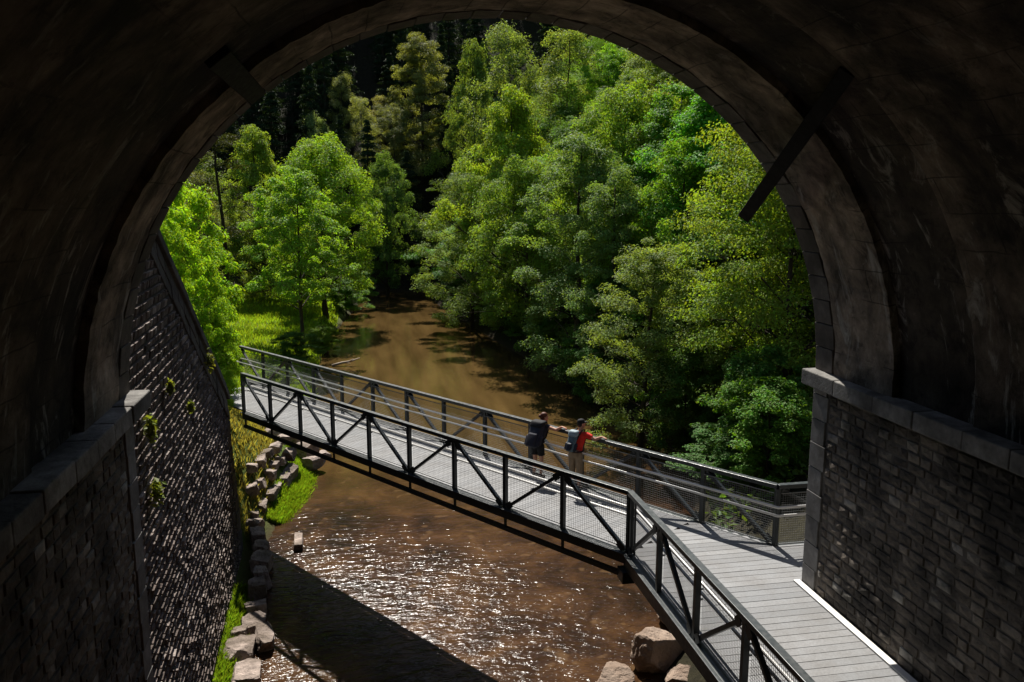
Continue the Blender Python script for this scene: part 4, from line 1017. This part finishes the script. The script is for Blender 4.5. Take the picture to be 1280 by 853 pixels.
def at_rail(t, off):        # point on the deck, off metres in from the far rail line
    p = far_end + Bd * t - Bn * off; return Vector((p.x, p.y, .006))
# hiker in red
t_m = (Vector((5.13, 19.32, 0)) - far_end).dot(Bd); t_w = (Vector((4.48, 20.41, 0)) - far_end).dot(Bd)
def pose(h, w, xr_, lean, look, reach):
    k = h / 1.75
    P = dict(w=w)
    P['pel'] = V(0, -.02, .95) * k; P['waist'] = V(0, .02 + lean * .25, 1.10) * k; P['chest'] = V(0, .06 + lean * .7, 1.29) * k; P['sh'] = V(0, .07 + lean, 1.41) * k
    P['neck'] = V(0, .08 + lean * 1.1, 1.475) * k; P['head'] = V(.0, .12 + lean * 1.25, 1.625) * k; P['look'] = look.normalized()
    P['leg'] = {s: (V(s * .095, -.02, .90) * k, V(s * .105, .01, .50) * k, V(s * .11, -.03, .09) * k) for s in (-1, 1)}
    shy = P['sh'].y; shz = P['sh'].z - .02
    P['arm'] = {}
    for s in (-1, 1): P['arm'][s] = (V(s * .19 * w, shy, shz),) + reach[s]
    return P
root = empty('person', at_rail(t_m, .36), rz_p); tag(root, 'hiker in red t-shirt, khaki trousers and dark cap leaning on the far railing', 'person')
RZ = 1.352
Pm = pose(1.76, 1.0, 0, .10, V(.55, .8, 0), {1: (V(.42, .22, 1.31), V(.60, .24, RZ + .045), V(.68, .25, RZ + .03)), -1: (V(-.30, .20, 1.20), V(-.22, .39, RZ + .035), V(-.15, .41, RZ + .03))})
person_build(root, Pm, skin); eyes(root, Pm, darkm); shoes(root, Pm, shoe_m)
shirt(root, Pm, red, 't_shirt', .62); legs_cloth(root, Pm, khaki, 'trousers', 1.45, .075)
h, fd = Pm['head'], Pm['look']; fr_ = V(fd.y, -fd.x, 0)
q = MB().loft([(h + V(0, 0, .03) - fd * .012, fr_ * .083, fd * .104), (h + V(0, 0, .075) - fd * .012, fr_ * .080, fd * .100), (h + V(0, 0, .112) - fd * .01, fr_ * .062, fd * .08), (h + V(0, 0, .130), fr_ * .02, fd * .03)])
q.loft([(h + V(0, 0, .036) + fd * .06, fr_ * .07, fd * .05), (h + V(0, 0, .044) + fd * .09, fr_ * .062, fd * .075), (h + V(0, 0, .052) + fd * .06, fr_ * .06, fd * .05)])
q.build('cap', black, root, True)
MB().loft([(h + V(0, 0, -.065) - fd * .045, fr_ * .055, fd * .045), (h + V(0, 0, -.02) - fd * .03, fr_ * .076, fd * .075), (h + V(0, 0, .034) - fd * .025, fr_ * .079, fd * .085)]).build('hair', hair_d, root, True)
backpack(at_rail(t_m, .36), rz_p, Pm, (.24, .14, .40), (slate, paleb, navy, black), 'slate blue backpack with pale top worn by the hiker in the red t-shirt', -.05)
# hiker with the big dark pack
root = empty('person', at_rail(t_w, .37), rz_p); tag(root, 'hiker with auburn hair, dark top and black shorts leaning on the far railing', 'person')
Pw = pose(1.68, .90, 0, .14, V(.7, .7, -.1), {1: (V(.40, .23, 1.29), V(.57, .25, RZ + .045), V(.65, .26, RZ + .03)), -1: (V(-.28, .22, 1.18), V(-.20, .40, RZ + .035), V(-.13, .42, RZ + .03))})
person_build(root, Pw, skin); eyes(root, Pw, darkm); shoes(root, Pw, shoe_m)
shirt(root, Pw, dgrey, 'vest_top', .15); legs_cloth(root, Pw, black, 'shorts', .62, .105)
h, fd = Pw['head'], Pw['look']; fd = V(fd.x, fd.y, 0).normalized(); fr_ = V(fd.y, -fd.x, 0)
q = MB().loft([(h + V(0, 0, -.07) - fd * .05, fr_ * .055, fd * .05), (h + V(0, 0, -.02) - fd * .03, fr_ * .082, fd * .085), (h + V(0, 0, .05) - fd * .018, fr_ * .084, fd * .102), (h + V(0, 0, .10) - fd * .014, fr_ * .066, fd * .085), (h + V(0, 0, .128) - fd * .012, fr_ * .03, fd * .04)])
q.ball(h - fd * .115 + V(0, 0, .03), .045, .045, .045)
q.build('hair', hair_b, root, True)
backpack(at_rail(t_w, .37), rz_p, Pw, (.36, .22, .52), (navy, black, dgrey, black), 'large navy trekking pack with black lid worn by the auburn haired hiker')

# ------------------------------------------------------------------ light, sky, camera
SUN = Vector((-.012, .78, 1.0)).normalized()
el = math.asin(SUN.z); az = math.atan2(SUN.x, SUN.y)
wld = bpy.data.worlds.new('World'); S.world = wld; wld.use_nodes = True
nt = wld.node_tree; bg = nt.nodes['Background']
sky = nt.nodes.new('ShaderNodeTexSky'); sky.sky_type = 'NISHITA'; sky.sun_disc = False; sky.sun_elevation = el; sky.sun_rotation = az; sky.air_density = 1.; sky.dust_density = .6
nt.links.new(sky.outputs[0], bg.inputs[0]); bg.inputs[1].default_value = .06
sd = bpy.data.lights.new('sun', 'SUN'); sd.energy = 5.0; sd.angle = R_(.53); sd.color = (1., .95, .87)
so = bpy.data.objects.new('sun', sd); COL.objects.link(so); so.location = (0, 40, 60); so.rotation_euler = SUN.to_track_quat('Z', 'Y').to_euler()
cam = bpy.data.cameras.new('camera'); co = bpy.data.objects.new('camera', cam); COL.objects.link(co)
cam.sensor_width = 36; cam.lens = 1045 / 1280 * 36; cam.clip_end = 2000; cam.clip_start = .1
co.location = (0, 0, 7.3); co.rotation_euler = (R_(90 - 10), 0, R_(-10.5)); S.camera = co
S.view_settings.view_transform = 'Standard'; S.view_settings.look = 'None'; S.view_settings.gamma = 1; S.view_settings.exposure = .75
S.view_settings.use_curve_mapping = False
S.cycles.use_denoising = True
S.cycles.max_bounces = 8; S.cycles.transparent_max_bounces = 4
